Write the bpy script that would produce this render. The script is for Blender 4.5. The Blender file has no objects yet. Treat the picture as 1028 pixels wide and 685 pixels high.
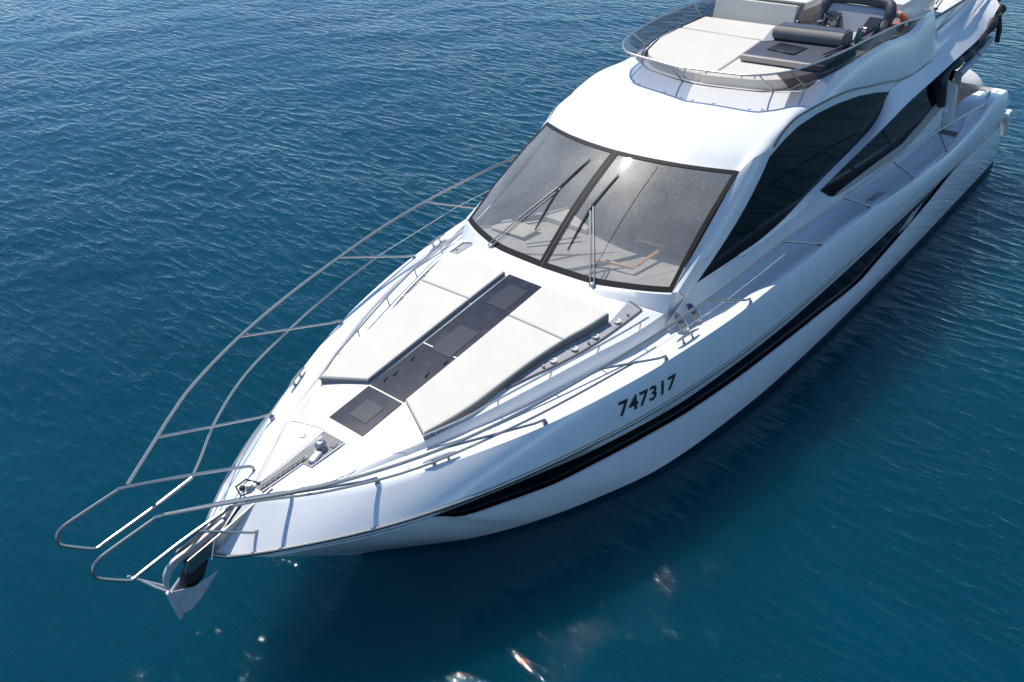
import bpy, bmesh, math, random
import numpy as np
from mathutils import Vector, Matrix

random.seed(7); rng = np.random.default_rng(11)
R = math.radians
scene = bpy.context.scene
COL = scene.collection

# ------------------------------------------------------------------ camera
cam_data = bpy.data.cameras.new('camera')
cam = bpy.data.objects.new('camera', cam_data); COL.objects.link(cam)
cam_data.sensor_fit = 'HORIZONTAL'; cam_data.sensor_width = 36.0
cam_data.lens = 36.0 * 939.6 / 1028.0
cam_data.clip_start = 0.1; cam_data.clip_end = 9000
yaw, pitch, roll = 3.87364679, -0.58393715, -0.04900207
d = Vector((math.cos(pitch)*math.cos(yaw), math.cos(pitch)*math.sin(yaw), math.sin(pitch)))
r = Vector((math.sin(yaw), -math.cos(yaw), 0)); u = r.cross(d)
r2 = r*math.cos(roll) + u*math.sin(roll); u2 = -r*math.sin(roll) + u*math.cos(roll)
M = Matrix((r2, u2, -d)).transposed().to_4x4(); M.translation = Vector((13.17577562, 7.43121924, 9.05317564))
cam.matrix_world = M
scene.camera = cam

# ------------------------------------------------------------------ light
SUN_EL, SUN_AZ = 61.5, -111.0
world = bpy.data.worlds.new('World'); scene.world = world; world.use_nodes = True
wn = world.node_tree.nodes; wl = world.node_tree.links
bg = wn['Background']; sky = wn.new('ShaderNodeTexSky'); sky.sky_type = 'NISHITA'
sky.sun_disc = False; sky.sun_elevation = R(SUN_EL); sky.sun_rotation = R(90 - SUN_AZ)
sky.altitude = 0; sky.air_density = 0.6; sky.dust_density = 0.0; sky.ozone_density = 1.2
tint = wn.new('ShaderNodeMix'); tint.data_type = 'RGBA'; tint.blend_type = 'MULTIPLY'; tint.inputs[0].default_value = 1.0
tint.inputs[7].default_value = (0.84, 0.98, 1.04, 1)
wl.new(sky.outputs['Color'], tint.inputs[6]); wl.new(tint.outputs[2], bg.inputs['Color']); bg.inputs['Strength'].default_value = 0.15
sun_d = bpy.data.lights.new('sun', 'SUN'); sun = bpy.data.objects.new('sun', sun_d); COL.objects.link(sun)
sun_d.energy = 4.2; sun_d.angle = R(0.53); sun_d.color = (1.0, 0.955, 0.89)
sdir = Vector((math.cos(R(SUN_EL))*math.cos(R(SUN_AZ)), math.cos(R(SUN_EL))*math.sin(R(SUN_AZ)), math.sin(R(SUN_EL))))
sun.rotation_euler = sdir.to_track_quat('Z', 'Y').to_euler(); sun.location = sdir*60
scene.view_settings.view_transform = 'Standard'; scene.view_settings.look = 'None'
scene.view_settings.exposure = 0.27; scene.view_settings.gamma = 1.0
scene.view_settings.use_curve_mapping = False

# ------------------------------------------------------------------ helpers
def S(*pts):
    """monotone cubic interpolation of rows (x, a, b, ...) sorted by x descending -> f(x) -> array"""
    P = np.array(sorted(pts), float); x = P[:, 0]; Y = P[:, 1:]
    h = np.diff(x)[:, None]; dl = np.diff(Y, axis=0)/h
    m = np.zeros_like(Y); m[0] = dl[0]; m[-1] = dl[-1]
    for i in range(1, len(x)-1):
        w1 = 2*h[i]+h[i-1]; w2 = h[i]+2*h[i-1]
        with np.errstate(divide='ignore', invalid='ignore'):
            hm = (w1+w2)/(w1/dl[i-1]+w2/dl[i])
        m[i] = np.where(dl[i-1]*dl[i] > 0, hm, 0)
    def f(q):
        q = min(max(q, x[0]), x[-1]); i = min(max(np.searchsorted(x, q)-1, 0), len(x)-2)
        H = x[i+1]-x[i]; t = (q-x[i])/H
        return ((2*t**3-3*t**2+1)*Y[i]+(t**3-2*t**2+t)*H*m[i]+(-2*t**3+3*t**2)*Y[i+1]+(t**3-t**2)*H*m[i+1])
    return f

def mat(name, color, rough=0.5, metal=0.0, spec=0.5, coat=0.0):
    m = bpy.data.materials.new(name); m.use_nodes = True
    b = m.node_tree.nodes['Principled BSDF']
    b.inputs['Base Color'].default_value = (*color, 1); b.inputs['Roughness'].default_value = rough
    b.inputs['Metallic'].default_value = metal; b.inputs['Specular IOR Level'].default_value = spec
    b.inputs['Coat Weight'].default_value = coat; b.inputs['Coat Roughness'].default_value = 0.06
    return m

def noisy(m, scale=8.0, amount=0.08, bump=0.0, bscale=200.0, stretch=(1, 1, 1), rough_var=0.0, dist=0.01):
    """procedural variation of an object-space colour plus a fine bump"""
    nt = m.node_tree; n = nt.nodes; l = nt.links; b = n['Principled BSDF']
    tc = n.new('ShaderNodeTexCoord'); mp = n.new('ShaderNodeMapping'); l.new(tc.outputs['Object'], mp.inputs['Vector'])
    mp.inputs['Scale'].default_value = stretch
    t = n.new('ShaderNodeTexNoise'); t.inputs['Scale'].default_value = scale; t.inputs['Detail'].default_value = 6
    l.new(mp.outputs['Vector'], t.inputs['Vector'])
    c = tuple(b.inputs['Base Color'].default_value)
    ramp = n.new('ShaderNodeValToRGB'); ramp.color_ramp.elements[0].position = 0.3; ramp.color_ramp.elements[1].position = 0.7
    ramp.color_ramp.elements[0].color = tuple(x*(1-amount) for x in c[:3])+(1,)
    ramp.color_ramp.elements[1].color = tuple(min(1, x*(1+amount*0.5)) for x in c[:3])+(1,)
    l.new(t.outputs['Fac'], ramp.inputs['Fac']); l.new(ramp.outputs['Color'], b.inputs['Base Color'])
    if rough_var:
        mr = n.new('ShaderNodeMapRange'); mr.inputs['To Min'].default_value = b.inputs['Roughness'].default_value-rough_var
        mr.inputs['To Max'].default_value = b.inputs['Roughness'].default_value+rough_var
        l.new(t.outputs['Fac'], mr.inputs['Value']); l.new(mr.outputs['Result'], b.inputs['Roughness'])
    if bump:
        t2 = n.new('ShaderNodeTexNoise'); t2.inputs['Scale'].default_value = bscale; t2.inputs['Detail'].default_value = 3
        l.new(tc.outputs['Object'], t2.inputs['Vector'])
        bp = n.new('ShaderNodeBump'); bp.inputs['Strength'].default_value = bump; bp.inputs['Distance'].default_value = dist
        l.new(t2.outputs['Fac'], bp.inputs['Height']); l.new(bp.outputs['Normal'], b.inputs['Normal'])
    return m

MT = {
 'gel': noisy(mat('white_gelcoat', (0.77, 0.77, 0.755), 0.28, coat=0.4), 1.6, 0.03, rough_var=0.04),
 'hullgel': noisy(mat('white_hull_gelcoat', (0.79, 0.80, 0.81), 0.13, coat=0.7), 2.2, 0.035, stretch=(2.2, 1, .35)),
 'nonskid': noisy(mat('grey_nonskid_deck', (0.80, 0.80, 0.80), 0.45, coat=.3), 5, 0.05, 0.15, 260),
 'cushion': noisy(mat('cream_vinyl', (0.63, 0.60, 0.535), 0.62, spec=.3), 3, 0.04, 0.25, 420),
 'greige': noisy(mat('taupe_vinyl', (0.17, 0.155, 0.145), 0.6), 6, 0.1, .3, 300),
 'tray': noisy(mat('grey_tray_laminate', (0.36, 0.355, 0.37), 0.35), 12, 0.12),
 'taupe': noisy(mat('beige_grey_laminate', (0.42, 0.38, 0.34), 0.5), 6, 0.1),
 'steel': mat('stainless_steel', (0.42, 0.41, 0.40), 0.38, 1.0),
 'dullsteel': noisy(mat('brushed_steel', (0.50, 0.50, 0.50), 0.38, 1.0), 30, 0.25),
 'galv': noisy(mat('galvanised_steel', (0.52, 0.54, 0.57), 0.5, 0.25), 14, 0.18),
 'black': mat('black_trim', (0.012, 0.013, 0.016), 0.28),
 'rubber': noisy(mat('black_rubber', (0.02, 0.021, 0.023), 0.6), 10, 0.3),
 'antifoul': noisy(mat('navy_antifouling', (0.008, 0.014, 0.03), 0.6), 6, 0.3),
 'frit': noisy(mat('dark_grey_frame', (0.014, 0.014, 0.015), 0.6, spec=.2), 30, 0.2),
 'sideglass': noisy(mat('tinted_side_glass', (0.004, 0.005, 0.006), 0.07, spec=.12), 2, 0.3),
 'hullglass': mat('black_hull_glass', (0.003, 0.004, 0.006), 0.16, spec=.15),
 'charcoal': noisy(mat('charcoal_vinyl', (0.050, 0.052, 0.065), 0.55), 8, 0.2, .3, 200),
 'dash': noisy(mat('slate_dashboard', (0.055, 0.060, 0.085), 0.5), 8, 0.15),
 'lounger': mat('walkway_glass', (0.022, 0.024, 0.036), 0.22),
 'hatch': noisy(mat('hatch_glass', (0.030, 0.034, 0.052), 0.3, spec=.25), 40, 0.12),
 'greyseat': noisy(mat('pale_grey_vinyl', (0.42, 0.43, 0.47), 0.6), 8, 0.08),
 'orange': noisy(mat('orange_plastic', (0.72, 0.12, 0.04), 0.5), 8, 0.12),
 'wood': noisy(mat('oiled_wood', (0.66, 0.42, 0.24), 0.5), 10, 0.25, stretch=(1, 8, 1)),
 'seam': mat('seam_grey', (0.25, 0.25, 0.25), 0.8),
 'blue': noisy(mat('blue_canvas', (0.09, 0.10, 0.19), 0.8), 60, 0.2),
 'tender': noisy(mat('cream_hypalon', (0.74, 0.73, 0.68), 0.6), 3, 0.08, .25, 18, dist=.03),
 'tan': noisy(mat('tan_liner', (0.50, 0.42, 0.33), 0.8), 30, 0.12),
 'ink': mat('registration_black', (0.02, 0.02, 0.022), 0.4),
 'green': mat('green_plastic', (0.01, 0.12, 0.09), 0.4),
 'rustwhite': noisy(mat('worn_white_metal', (0.66, 0.65, 0.60), 0.4, .3), 20, 0.3),
}
# worn walkway panels: salt and scuffs
def worn(m, base, salt, scale, lo, hi):
    nt = m.node_tree; n = nt.nodes; l = nt.links; b = n['Principled BSDF']
    tc = n.new('ShaderNodeTexCoord')
    a = n.new('ShaderNodeTexNoise'); a.inputs['Scale'].default_value = scale; a.inputs['Detail'].default_value = 10; a.inputs['Roughness'].default_value = .7
    l.new(tc.outputs['Object'], a.inputs['Vector'])
    rp = n.new('ShaderNodeValToRGB'); rp.color_ramp.elements[0].position = lo; rp.color_ramp.elements[1].position = hi
    rp.color_ramp.elements[0].color = (*base, 1); rp.color_ramp.elements[1].color = (*salt, 1)
    l.new(a.outputs['Fac'], rp.inputs['Fac']); l.new(rp.outputs['Color'], b.inputs['Base Color'])
worn(MT['lounger'], (0.010, 0.012, 0.026), (0.055, 0.056, 0.078), 5, .50, .80)

# teak with caulking
tk = mat('grey_teak_slats', (0.2, 0.17, 0.14), .7); nt = tk.node_tree
tc = nt.nodes.new('ShaderNodeTexCoord'); wv = nt.nodes.new('ShaderNodeTexWave'); wv.bands_direction = 'X'; wv.inputs['Scale'].default_value = 4
rp = nt.nodes.new('ShaderNodeValToRGB'); rp.color_ramp.elements[0].position = .15; rp.color_ramp.elements[0].color = (.02, .02, .02, 1); rp.color_ramp.elements[1].position = .3; rp.color_ramp.elements[1].color = (.22, .19, .17, 1)
nt.links.new(tc.outputs['Object'], wv.inputs['Vector']); nt.links.new(wv.outputs['Fac'], rp.inputs['Fac']); nt.links.new(rp.outputs['Color'], nt.nodes['Principled BSDF'].inputs['Base Color'])
MT['teak'] = tk

def glass_mat(name, tint, dust, gloss=0.06, dust_col=(.6, .6, .58), scale=3.0, ior=1.5):
    m = bpy.data.materials.new(name); m.use_nodes = True; nt = m.node_tree; n = nt.nodes; l = nt.links
    n.remove(n['Principled BSDF']); out = n['Material Output']
    tr = n.new('ShaderNodeBsdfTransparent'); tr.inputs['Color'].default_value = (*tint, 1)
    gl = n.new('ShaderNodeBsdfGlossy'); gl.inputs['Roughness'].default_value = gloss
    lw = n.new('ShaderNodeLayerWeight'); lw.inputs['Blend'].default_value = .5
    pw = n.new('ShaderNodeMath'); pw.operation = 'POWER'; pw.inputs[1].default_value = 5; l.new(lw.outputs['Facing'], pw.inputs[0])
    fr = n.new('ShaderNodeMapRange'); fr.inputs['To Min'].default_value = ((ior-1)/(ior+1))**2*1.8; fr.inputs['To Max'].default_value = .9; l.new(pw.outputs[0], fr.inputs['Value'])
    df = n.new('ShaderNodeBsdfDiffuse'); df.inputs['Color'].default_value = (*dust_col, 1)
    m1 = n.new('ShaderNodeMixShader'); m2 = n.new('ShaderNodeMixShader')
    tc = n.new('ShaderNodeTexCoord'); t = n.new('ShaderNodeTexNoise'); t.inputs['Scale'].default_value = scale*4; t.inputs['Detail'].default_value = 12; t.inputs['Roughness'].default_value = .75
    t3 = n.new('ShaderNodeTexNoise'); t3.inputs['Scale'].default_value = 1.6; t3.inputs['Detail'].default_value = 4
    l.new(tc.outputs['Object'], t.inputs['Vector']); l.new(tc.outputs['Object'], t3.inputs['Vector'])
    mx = n.new('ShaderNodeMath'); mx.operation = 'MULTIPLY_ADD'; mx.inputs[1].default_value = .35; mx.inputs[2].default_value = .33; l.new(t3.outputs['Fac'], mx.inputs[0])
    mul = n.new('ShaderNodeMath'); mul.operation = 'MULTIPLY'; l.new(t.outputs['Fac'], mul.inputs[0]); l.new(mx.outputs[0], mul.inputs[1])
    mr = n.new('ShaderNodeMapRange'); mr.inputs['From Min'].default_value = .15; mr.inputs['From Max'].default_value = .37
    mr.inputs['To Min'].default_value = dust*.35; mr.inputs['To Max'].default_value = dust*1.7
    l.new(mul.outputs[0], mr.inputs['Value'])
    sh = n.new('ShaderNodeBsdfGlossy'); sh.inputs['Roughness'].default_value = .38; sh.inputs['Color'].default_value = (.8, .78, .74, 1)
    m0 = n.new('ShaderNodeMixShader'); m0.inputs['Fac'].default_value = .09; l.new(df.outputs[0], m0.inputs[1]); l.new(sh.outputs[0], m0.inputs[2])
    l.new(mr.outputs['Result'], m1.inputs['Fac']); l.new(tr.outputs[0], m1.inputs[1]); l.new(m0.outputs[0], m1.inputs[2])
    l.new(fr.outputs[0], m2.inputs['Fac']); l.new(m1.outputs[0], m2.inputs[1]); l.new(gl.outputs[0], m2.inputs[2])
    l.new(m2.outputs[0], out.inputs['Surface'])
    return m
MT['screen'] = glass_mat('salt_dusted_windscreen_glass', (.95, .93, .90), .25, .03, scale=14)
MT['smoke'] = glass_mat('smoked_acrylic', (.94, .90, .86), .04, .05)
MT['smokeblue'] = glass_mat('blue_smoked_acrylic', (.42, .45, .52), .05, .05)
MT['smokedark'] = glass_mat('dark_smoked_acrylic', (.16, .13, .125), .04, .05)

def link(name, verts, faces, m, parent=None, smooth=True, sharp=None):
    me = bpy.data.meshes.new(name)
    me.from_pydata([tuple(map(float, v)) for v in verts], [], [tuple(f) for f in faces])
    bm = bmesh.new(); bm.from_mesh(me)
    bmesh.ops.remove_doubles(bm, verts=bm.verts, dist=1e-5)
    bmesh.ops.recalc_face_normals(bm, faces=bm.faces)
    bm.to_mesh(me); bm.free()
    o = bpy.data.objects.new(name, me); COL.objects.link(o)
    for mm in (m if isinstance(m, (list, tuple)) else [m]): me.materials.append(MT[mm] if isinstance(mm, str) else mm)
    if parent is not None: o.parent = parent
    if smooth:
        me.polygons.foreach_set('use_smooth', [True]*len(me.polygons))
        if sharp: me.set_sharp_from_angle(angle=R(sharp))
    return o

class MB:
    def __init__(s): s.v = []; s.f = []
    def add(s, v, f):
        k = len(s.v); s.v += [tuple(p) for p in v]; s.f += [tuple(i+k for i in q) for q in f]; return s
    def grid(s, rows):
        n = len(rows[0]); v = [p for rw in rows for p in rw]
        return s.add(v, [(i*n+j, i*n+j+1, (i+1)*n+j+1, (i+1)*n+j) for i in range(len(rows)-1) for j in range(n-1)])
    def tube(s, pts, rad, seg=8, closed=False, caps=True):
        P = [Vector(p) for p in pts]; n = len(P); rings = []
        prev = None
        for i, p in enumerate(P):
            a = P[i-1] if (i > 0 or closed) else p; b = P[(i+1) % n] if (i < n-1 or closed) else p
            t = (b-a).normalized()
            if prev is None: nn = t.orthogonal().normalized()
            else: nn = (prev-t*prev.dot(t)); nn = nn.normalized() if nn.length > 1e-6 else t.orthogonal().normalized()
            prev = nn; bb = t.cross(nn); rr = rad[i] if isinstance(rad, (list, tuple)) else rad
            rings.append([p+(nn*math.cos(2*math.pi*k/seg)+bb*math.sin(2*math.pi*k/seg))*rr for k in range(seg)])
        v = [q for rg in rings for q in rg]; f = []
        for i in range(n if closed else n-1):
            j = (i+1) % n
            for k in range(seg): f.append((i*seg+k, i*seg+(k+1) % seg, j*seg+(k+1) % seg, j*seg+k))
        if caps and not closed: f.append(tuple(range(seg))[::-1]); f.append(tuple((n-1)*seg+k for k in range(seg)))
        return s.add(v, f)
    def box(s, c, dx, dy, dz, rz=0, ry=0):
        m = Matrix.Translation(c) @ Matrix.Rotation(rz, 4, 'Z') @ Matrix.Rotation(ry, 4, 'Y')
        v = [m @ Vector((a*dx/2, b*dy/2, e*dz/2)) for a in (-1, 1) for b in (-1, 1) for e in (-1, 1)]
        return s.add(v, [(0, 1, 3, 2), (4, 6, 7, 5), (0, 4, 5, 1), (2, 3, 7, 6), (0, 2, 6, 4), (1, 5, 7, 3)])
    def prism(s, top, off):
        """closed solid between polygon `top` and the same polygon moved by `off`"""
        n = len(top); off = Vector(off); v = [Vector(p) for p in top]+[Vector(p)+off for p in top]
        return s.add(v, [tuple(range(n)), tuple(range(2*n-1, n-1, -1))]+[(i, n+i, n+(i+1) % n, (i+1) % n) for i in range(n)])
    def lathe(s, c, prof, seg=20, axis=(0, 0, 1), scale=(1, 1)):
        ax = Vector(axis).normalized(); a = ax.orthogonal().normalized(); b = ax.cross(a); c = Vector(c); rings = []
        for rr, h in prof: rings.append([c+ax*h+(a*math.cos(2*math.pi*k/seg)*scale[0]+b*math.sin(2*math.pi*k/seg)*scale[1])*max(rr, 1e-4) for k in range(seg+1)])
        return s.grid(rings)
    def build(s, name, m, parent=None, smooth=True, sharp=40, bevel=0, seg=2):
        o = link(name, s.v, s.f, m, parent, smooth, sharp)
        if bevel:
            b = o.modifiers.new('bevel', 'BEVEL'); b.width = bevel; b.segments = seg; b.limit_method = 'ANGLE'; b.angle_limit = R(35)
        return o

def mir(v): return [(p[0], -p[1], p[2]) for p in v]
def both(make):
    """run a builder for the port side (+1) and the starboard side (-1)"""
    return [make(1), make(-1)]
def flip(mb, sd):
    if sd < 0: mb.v = mir(mb.v)
    return mb
def spline(pts, n=8):
    """Catmull-Rom through pts"""
    P = [Vector(p) for p in pts]; P = [P[0]*2-P[1]]+P+[P[-1]*2-P[-2]]; out = []
    for i in range(1, len(P)-2):
        for k in range(n):
            t = k/n; a, b, c, e = P[i-1], P[i], P[i+1], P[i+2]
            out.append(0.5*((2*b)+(c-a)*t+(2*a-5*b+4*c-e)*t*t+(3*b-a-3*c+e)*t**3))
    out.append(P[-2]); return out
def empty(name, loc=(0, 0, 0)):
    o = bpy.data.objects.new(name, None); COL.objects.link(o); o.location = loc; o.empty_display_size = .3; return o
def tag(o, label, cat, group=None):
    o['label'] = label; o['category'] = cat
    if group: o['group'] = group
    return o
def place(o, loc):
    """give a mesh-only thing its origin at its own base"""
    o.data.transform(Matrix.Translation(-Vector(loc))); o.location = loc; return o

# ------------------------------------------------------------------ water
def axis(c, near, n_near, far, n_far):
    a = np.linspace(-near, near, n_near); st = a[1]-a[0]
    out = []; x = near
    g = 1.0; stp = st
    while x < far:
        stp *= 1.035; x += stp; out.append(x)
    o = np.array(out); return np.concatenate([-o[::-1], a, o])+c
gx = axis(-3, 16, 330, 3500, 0); gy = axis(-7, 18, 370, 3500, 0)
X, Y = np.meshgrid(gx, gy, indexing='ij')
cell = np.maximum(np.gradient(gx)[:, None]*np.ones_like(X), np.gradient(gy)[None, :]*np.ones_like(X))
Z = np.zeros_like(X); DX = np.zeros_like(X); DY = np.zeros_like(X)
main = R(52.0)
for k in range(110):
    lam = 0.40*(7.0/0.40)**(rng.random()**1.1)
    th = main+rng.normal(0, R(30 if lam > 1.2 else 45)); kk = 2*math.pi/lam
    amp = 0.00058*lam**0.85*(1.0 if lam < 3 else (3/lam)**1.0)
    ph = kk*(X*math.cos(th)+Y*math.sin(th))+rng.random()*6.283
    att = np.clip((lam/cell-2.2)/2.5, 0, 1)
    Z += att*amp*np.cos(ph); q = .8*amp*att*np.sin(ph)
    DX -= q*math.cos(th); DY -= q*math.sin(th)
verts = np.stack([X+DX, Y+DY, Z], -1).reshape(-1, 3)
nx, ny = X.shape
idx = np.arange(nx*ny).reshape(nx, ny)
quads = np.stack([idx[:-1, :-1], idx[1:, :-1], idx[1:, 1:], idx[:-1, 1:]], -1).reshape(-1, 4)
me = bpy.data.meshes.new('water')
me.vertices.add(len(verts)); me.vertices.foreach_set('co', verts.astype(np.float32).ravel())
me.loops.add(quads.size); me.loops.foreach_set('vertex_index', quads.astype(np.int32).ravel())
me.polygons.add(len(quads)); me.polygons.foreach_set('loop_start', np.arange(0, quads.size, 4, dtype=np.int32))
me.polygons.foreach_set('use_smooth', np.ones(len(quads), bool)); me.update(); me.validate()
water = bpy.data.objects.new('water', me); COL.objects.link(water); water['kind'] = 'structure'
wm = mat('sea_water', (0.0015, 0.036, 0.060), 0.02); wm.node_tree.nodes['Principled BSDF'].inputs['IOR'].default_value = 1.333
nt = wm.node_tree; n = nt.nodes; l = nt.links; b = n['Principled BSDF']
tc = n.new('ShaderNodeTexCoord')
def wnoise(scale, rot, st, detail, rough=.55):
    mp = n.new('ShaderNodeMapping'); mp.inputs['Rotation'].default_value = (0, 0, rot); mp.inputs['Scale'].default_value = st
    l.new(tc.outputs['Object'], mp.inputs['Vector'])
    t = n.new('ShaderNodeTexNoise'); t.inputs['Scale'].default_value = scale; t.inputs['Detail'].default_value = detail; t.inputs['Roughness'].default_value = rough
    l.new(mp.outputs['Vector'], t.inputs['Vector']); return t
b.inputs['Subsurface Weight'].default_value = 1.0; b.inputs['Subsurface Radius'].default_value = (.35, 1.0, 1.15); b.inputs['Subsurface Scale'].default_value = 4.5
b.subsurface_method = 'BURLEY'
t1 = wnoise(3.0, -main, (1.0, 0.36, 1), 5, .55); t1.noise_type = 'RIDGED_MULTIFRACTAL'; t1.inputs['Gain'].default_value = 1.6; t1.inputs['Offset'].default_value = .9; t1.normalize = True
t2 = wnoise(24.0, -main+.5, (1.0, 0.55, 1), 3)
gust = wnoise(0.11, 0.3, (1, .5, 1), 3)
b1 = n.new('ShaderNodeBump'); b1.inputs['Distance'].default_value = 0.0165; l.new(t1.outputs['Fac'], b1.inputs['Height'])
gr = n.new('ShaderNodeMapRange'); gr.inputs['From Min'].default_value = .35; gr.inputs['From Max'].default_value = .65; gr.inputs['To Min'].default_value = .45; gr.inputs['To Max'].default_value = 1.0
l.new(gust.outputs['Fac'], gr.inputs['Value']); l.new(gr.outputs['Result'], b1.inputs['Strength'])
b2 = n.new('ShaderNodeBump'); b2.inputs['Distance'].default_value = 0.0065; l.new(t2.outputs['Fac'], b2.inputs['Height']); l.new(gr.outputs['Result'], b2.inputs['Strength'])
l.new(b1.outputs['Normal'], b2.inputs['Normal']); l.new(b2.outputs['Normal'], b.inputs['Normal'])
cr = n.new('ShaderNodeValToRGB'); cr.color_ramp.elements[0].position = .3; cr.color_ramp.elements[1].position = .7
cr.color_ramp.elements[0].color = (0.0, 0.0325, 0.054, 1); cr.color_ramp.elements[1].color = (0.0, 0.040, 0.066, 1)
gust2 = wnoise(0.25, 0.9, (1, .6, 1), 3); l.new(gust2.outputs['Fac'], cr.inputs['Fac']); l.new(cr.outputs['Color'], b.inputs['Base Color'])
me.materials.append(wm)

# ------------------------------------------------------------------ the boat's lines (x forward, y to port, z up from the waterline, metres)
F = S((9.42, .02, 2.04), (9.07, .34, 2.0), (8.34, .95, 2.0), (7.66, 1.32, 2.03), (6.44, 1.83, 2.08), (5.5, 2.10, 2.12), (4.53, 2.30, 2.15), (2.7, 2.50, 2.19),
      (.5, 2.53, 2.16), (-1.3, 2.55, 2.08), (-3.4, 2.56, 1.90), (-5, 2.56, 1.83), (-6.6, 2.55, 1.93), (-7.6, 2.52, 2.10), (-8.6, 2.47, 2.0))
CW = S((9.42, .0), (9.0, .12), (8.3, .24), (7.5, .28), (6.8, .26), (5.5, .18), (4, .15), (2.5, .11), (0, .09), (-5.9, .09), (-6.9, .26), (-8.0, .30), (-9, .2))
Rb = S((10.02, 0, 1.66), (9.96, .14, 1.67), (9.88, .26, 1.675), (9.76, .38, 1.68), (9.33, .72, 1.68), (8.93, .99, 1.67), (8.4, 1.30, 1.66), (7.85, 1.55, 1.645), (7.28, 1.755, 1.62), (6.55, 1.97, 1.59), (5.8, 2.155, 1.56), (5.15, 2.29, 1.53), (3.93, 2.46, 1.49), (2.68, 2.58, 1.48), (1.46, 2.63, 1.47), (-.54, 2.64, 1.46), (-3, 2.64, 1.46), (-6.3, 2.63, 1.46), (-8.7, 2.61, 1.46))
Wt = S((9.40, 0, 1.08), (9.1, .22, 1.08), (8.5, .66, 1.09), (7.74, 1.10, 1.10), (7.2, 1.34, 1.12), (6.42, 1.64, 1.13), (5.56, 1.95, 1.15), (3.75, 2.36, 1.18), (1.05, 2.56, 1.2),
       (-.99, 2.58, 1.2), (-3.74, 2.57, 1.2), (-6.2, 2.54, 1.2), (-8.75, 2.52, 1.2))
Wb = S((9.39, 0, 1.075), (9.1, .215, 1.075), (8.5, .655, 1.08), (7.74, 1.09, 1.09), (7.36, 1.23, .90), (6.91, 1.37, .82), (6.47, 1.54, .79), (6.11, 1.68, .78), (5.43, 1.88, .79), (4.74, 2.06, .80), (3.63, 2.30, .82), (2.1, 2.45, .79), (.09, 2.53, .70), (-1.45, 2.55, .59), (-2.17, 2.56, .68), (-2.99, 2.565, .78), (-4.43, 2.56, .95), (-6.25, 2.53, 1.17), (-8.75, 2.52, 1.19))
W0 = S((8.06, 0, 0), (7.95, .08, 0), (7.69, .30, 0), (7.3, .64, 0), (6.91, .97, 0), (6.2, 1.40, 0), (5.3, 1.81, 0), (4.26, 2.17, 0), (3.02, 2.37, 0), (1.37, 2.51, 0), (-.66, 2.56, 0), (-3.1, 2.565, 0), (-6.3, 2.52, 0), (-9.4, 2.46, 0))
WBT = S((8.12, 0, .06), (8.0, .08, .06), (7.75, .30, .06), (7.36, .65, .06), (6.97, .98, .06), (6.25, 1.42, .06), (5.35, 1.83, .07), (4.3, 2.185, .08), (3.05, 2.385, .10), (1.4, 2.52, .12), (-.66, 2.568, .13), (-3.1, 2.573, .14), (-6.3, 2.53, .15), (-9.4, 2.47, .16))
K = S((7.6, 0, -.8), (6.2, .9, -.8), (3, 1.8, -.8), (0, 2.1, -.8), (-9.3, 2.1, -.8))
def stations(n=110): return [1-(1-k/(n-1))**1.7 if False else (k/(n-1))**1.8*0.35+(k/(n-1))*0.65 for k in range(n)]
ST = stations()
def line(f, xs, xe):
    out = []
    for s in ST:
        x = xs+(xe-xs)*s; a = f(x); out.append(Vector((x, a[0], a[1])))
    return out
XE = -8.65
LF = line(F, 9.42, XE); LR = line(Rb, 10.02, XE-.05); LT = line(Wt, 9.40, XE-.1); LB = line(Wb, 9.39, XE-.1)
LW = line(W0, 8.06, -9.3); LWB = line(WBT, 8.12, -9.28); LK = line(K, 7.6, -9.2)
def mix(a, b, t): return a*(1-t)+b*t
def bulwark(p, q, t):
    """point on the rounded outer face between cap p and rub rail q"""
    a = p+Vector((0, min(.045, .4*p.y), -.008)); dyy = q.y-a.y
    wgt = min(1, max(0, (a.x-5)/3)); c = Vector((mix(a.x, q.x, .45), a.y+dyy*mix(.62, .5, wgt)+mix(.05, .025, wgt), mix(a.z, q.z, mix(.36, .45, wgt))))
    if q.y < .01: c.y = max(a.y, 0)*.5
    return a*(1-t)**2+c*2*t*(1-t)+q*t*t

boat = tag(empty('motor_yacht', (0, 0, 0)), 'large white flybridge motor yacht lying at anchor on the blue sea', 'yacht')

hull = MB()
for sd in (1, -1):
    rows_a, rows_b = [], []
    for i in range(len(ST)):
        f, rr, wt, wb, w0, wbt, kk = LF[i], LR[i], LT[i], LB[i], LW[i], LWB[i], LK[i]
        up = [f]+[bulwark(f, rr, t) for t in np.linspace(0, 1, 9)]+[mix(rr, wt, t)+Vector((0, -.012*math.sin(math.pi*t), 0)) for t in (.25, .5, .75, 1)]
        lip = wb+Vector((0, min(.022, wb.y), -.008)); dn = [wb, lip]
        for t in (.2, .4, .6, .8, 1):
            dn.append(mix(lip, wbt, t)+Vector((0, .03*math.sin(math.pi*t)*min(1, wb.y), 0)))
        rows_a.append(up); rows_b.append(dn)
    hp = MB(); hp.grid(rows_a); hp.grid(rows_b)
    if sd < 0: hp.v = mir(hp.v)
    hull.add(hp.v, hp.f)
nh = len(hull.f)
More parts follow.
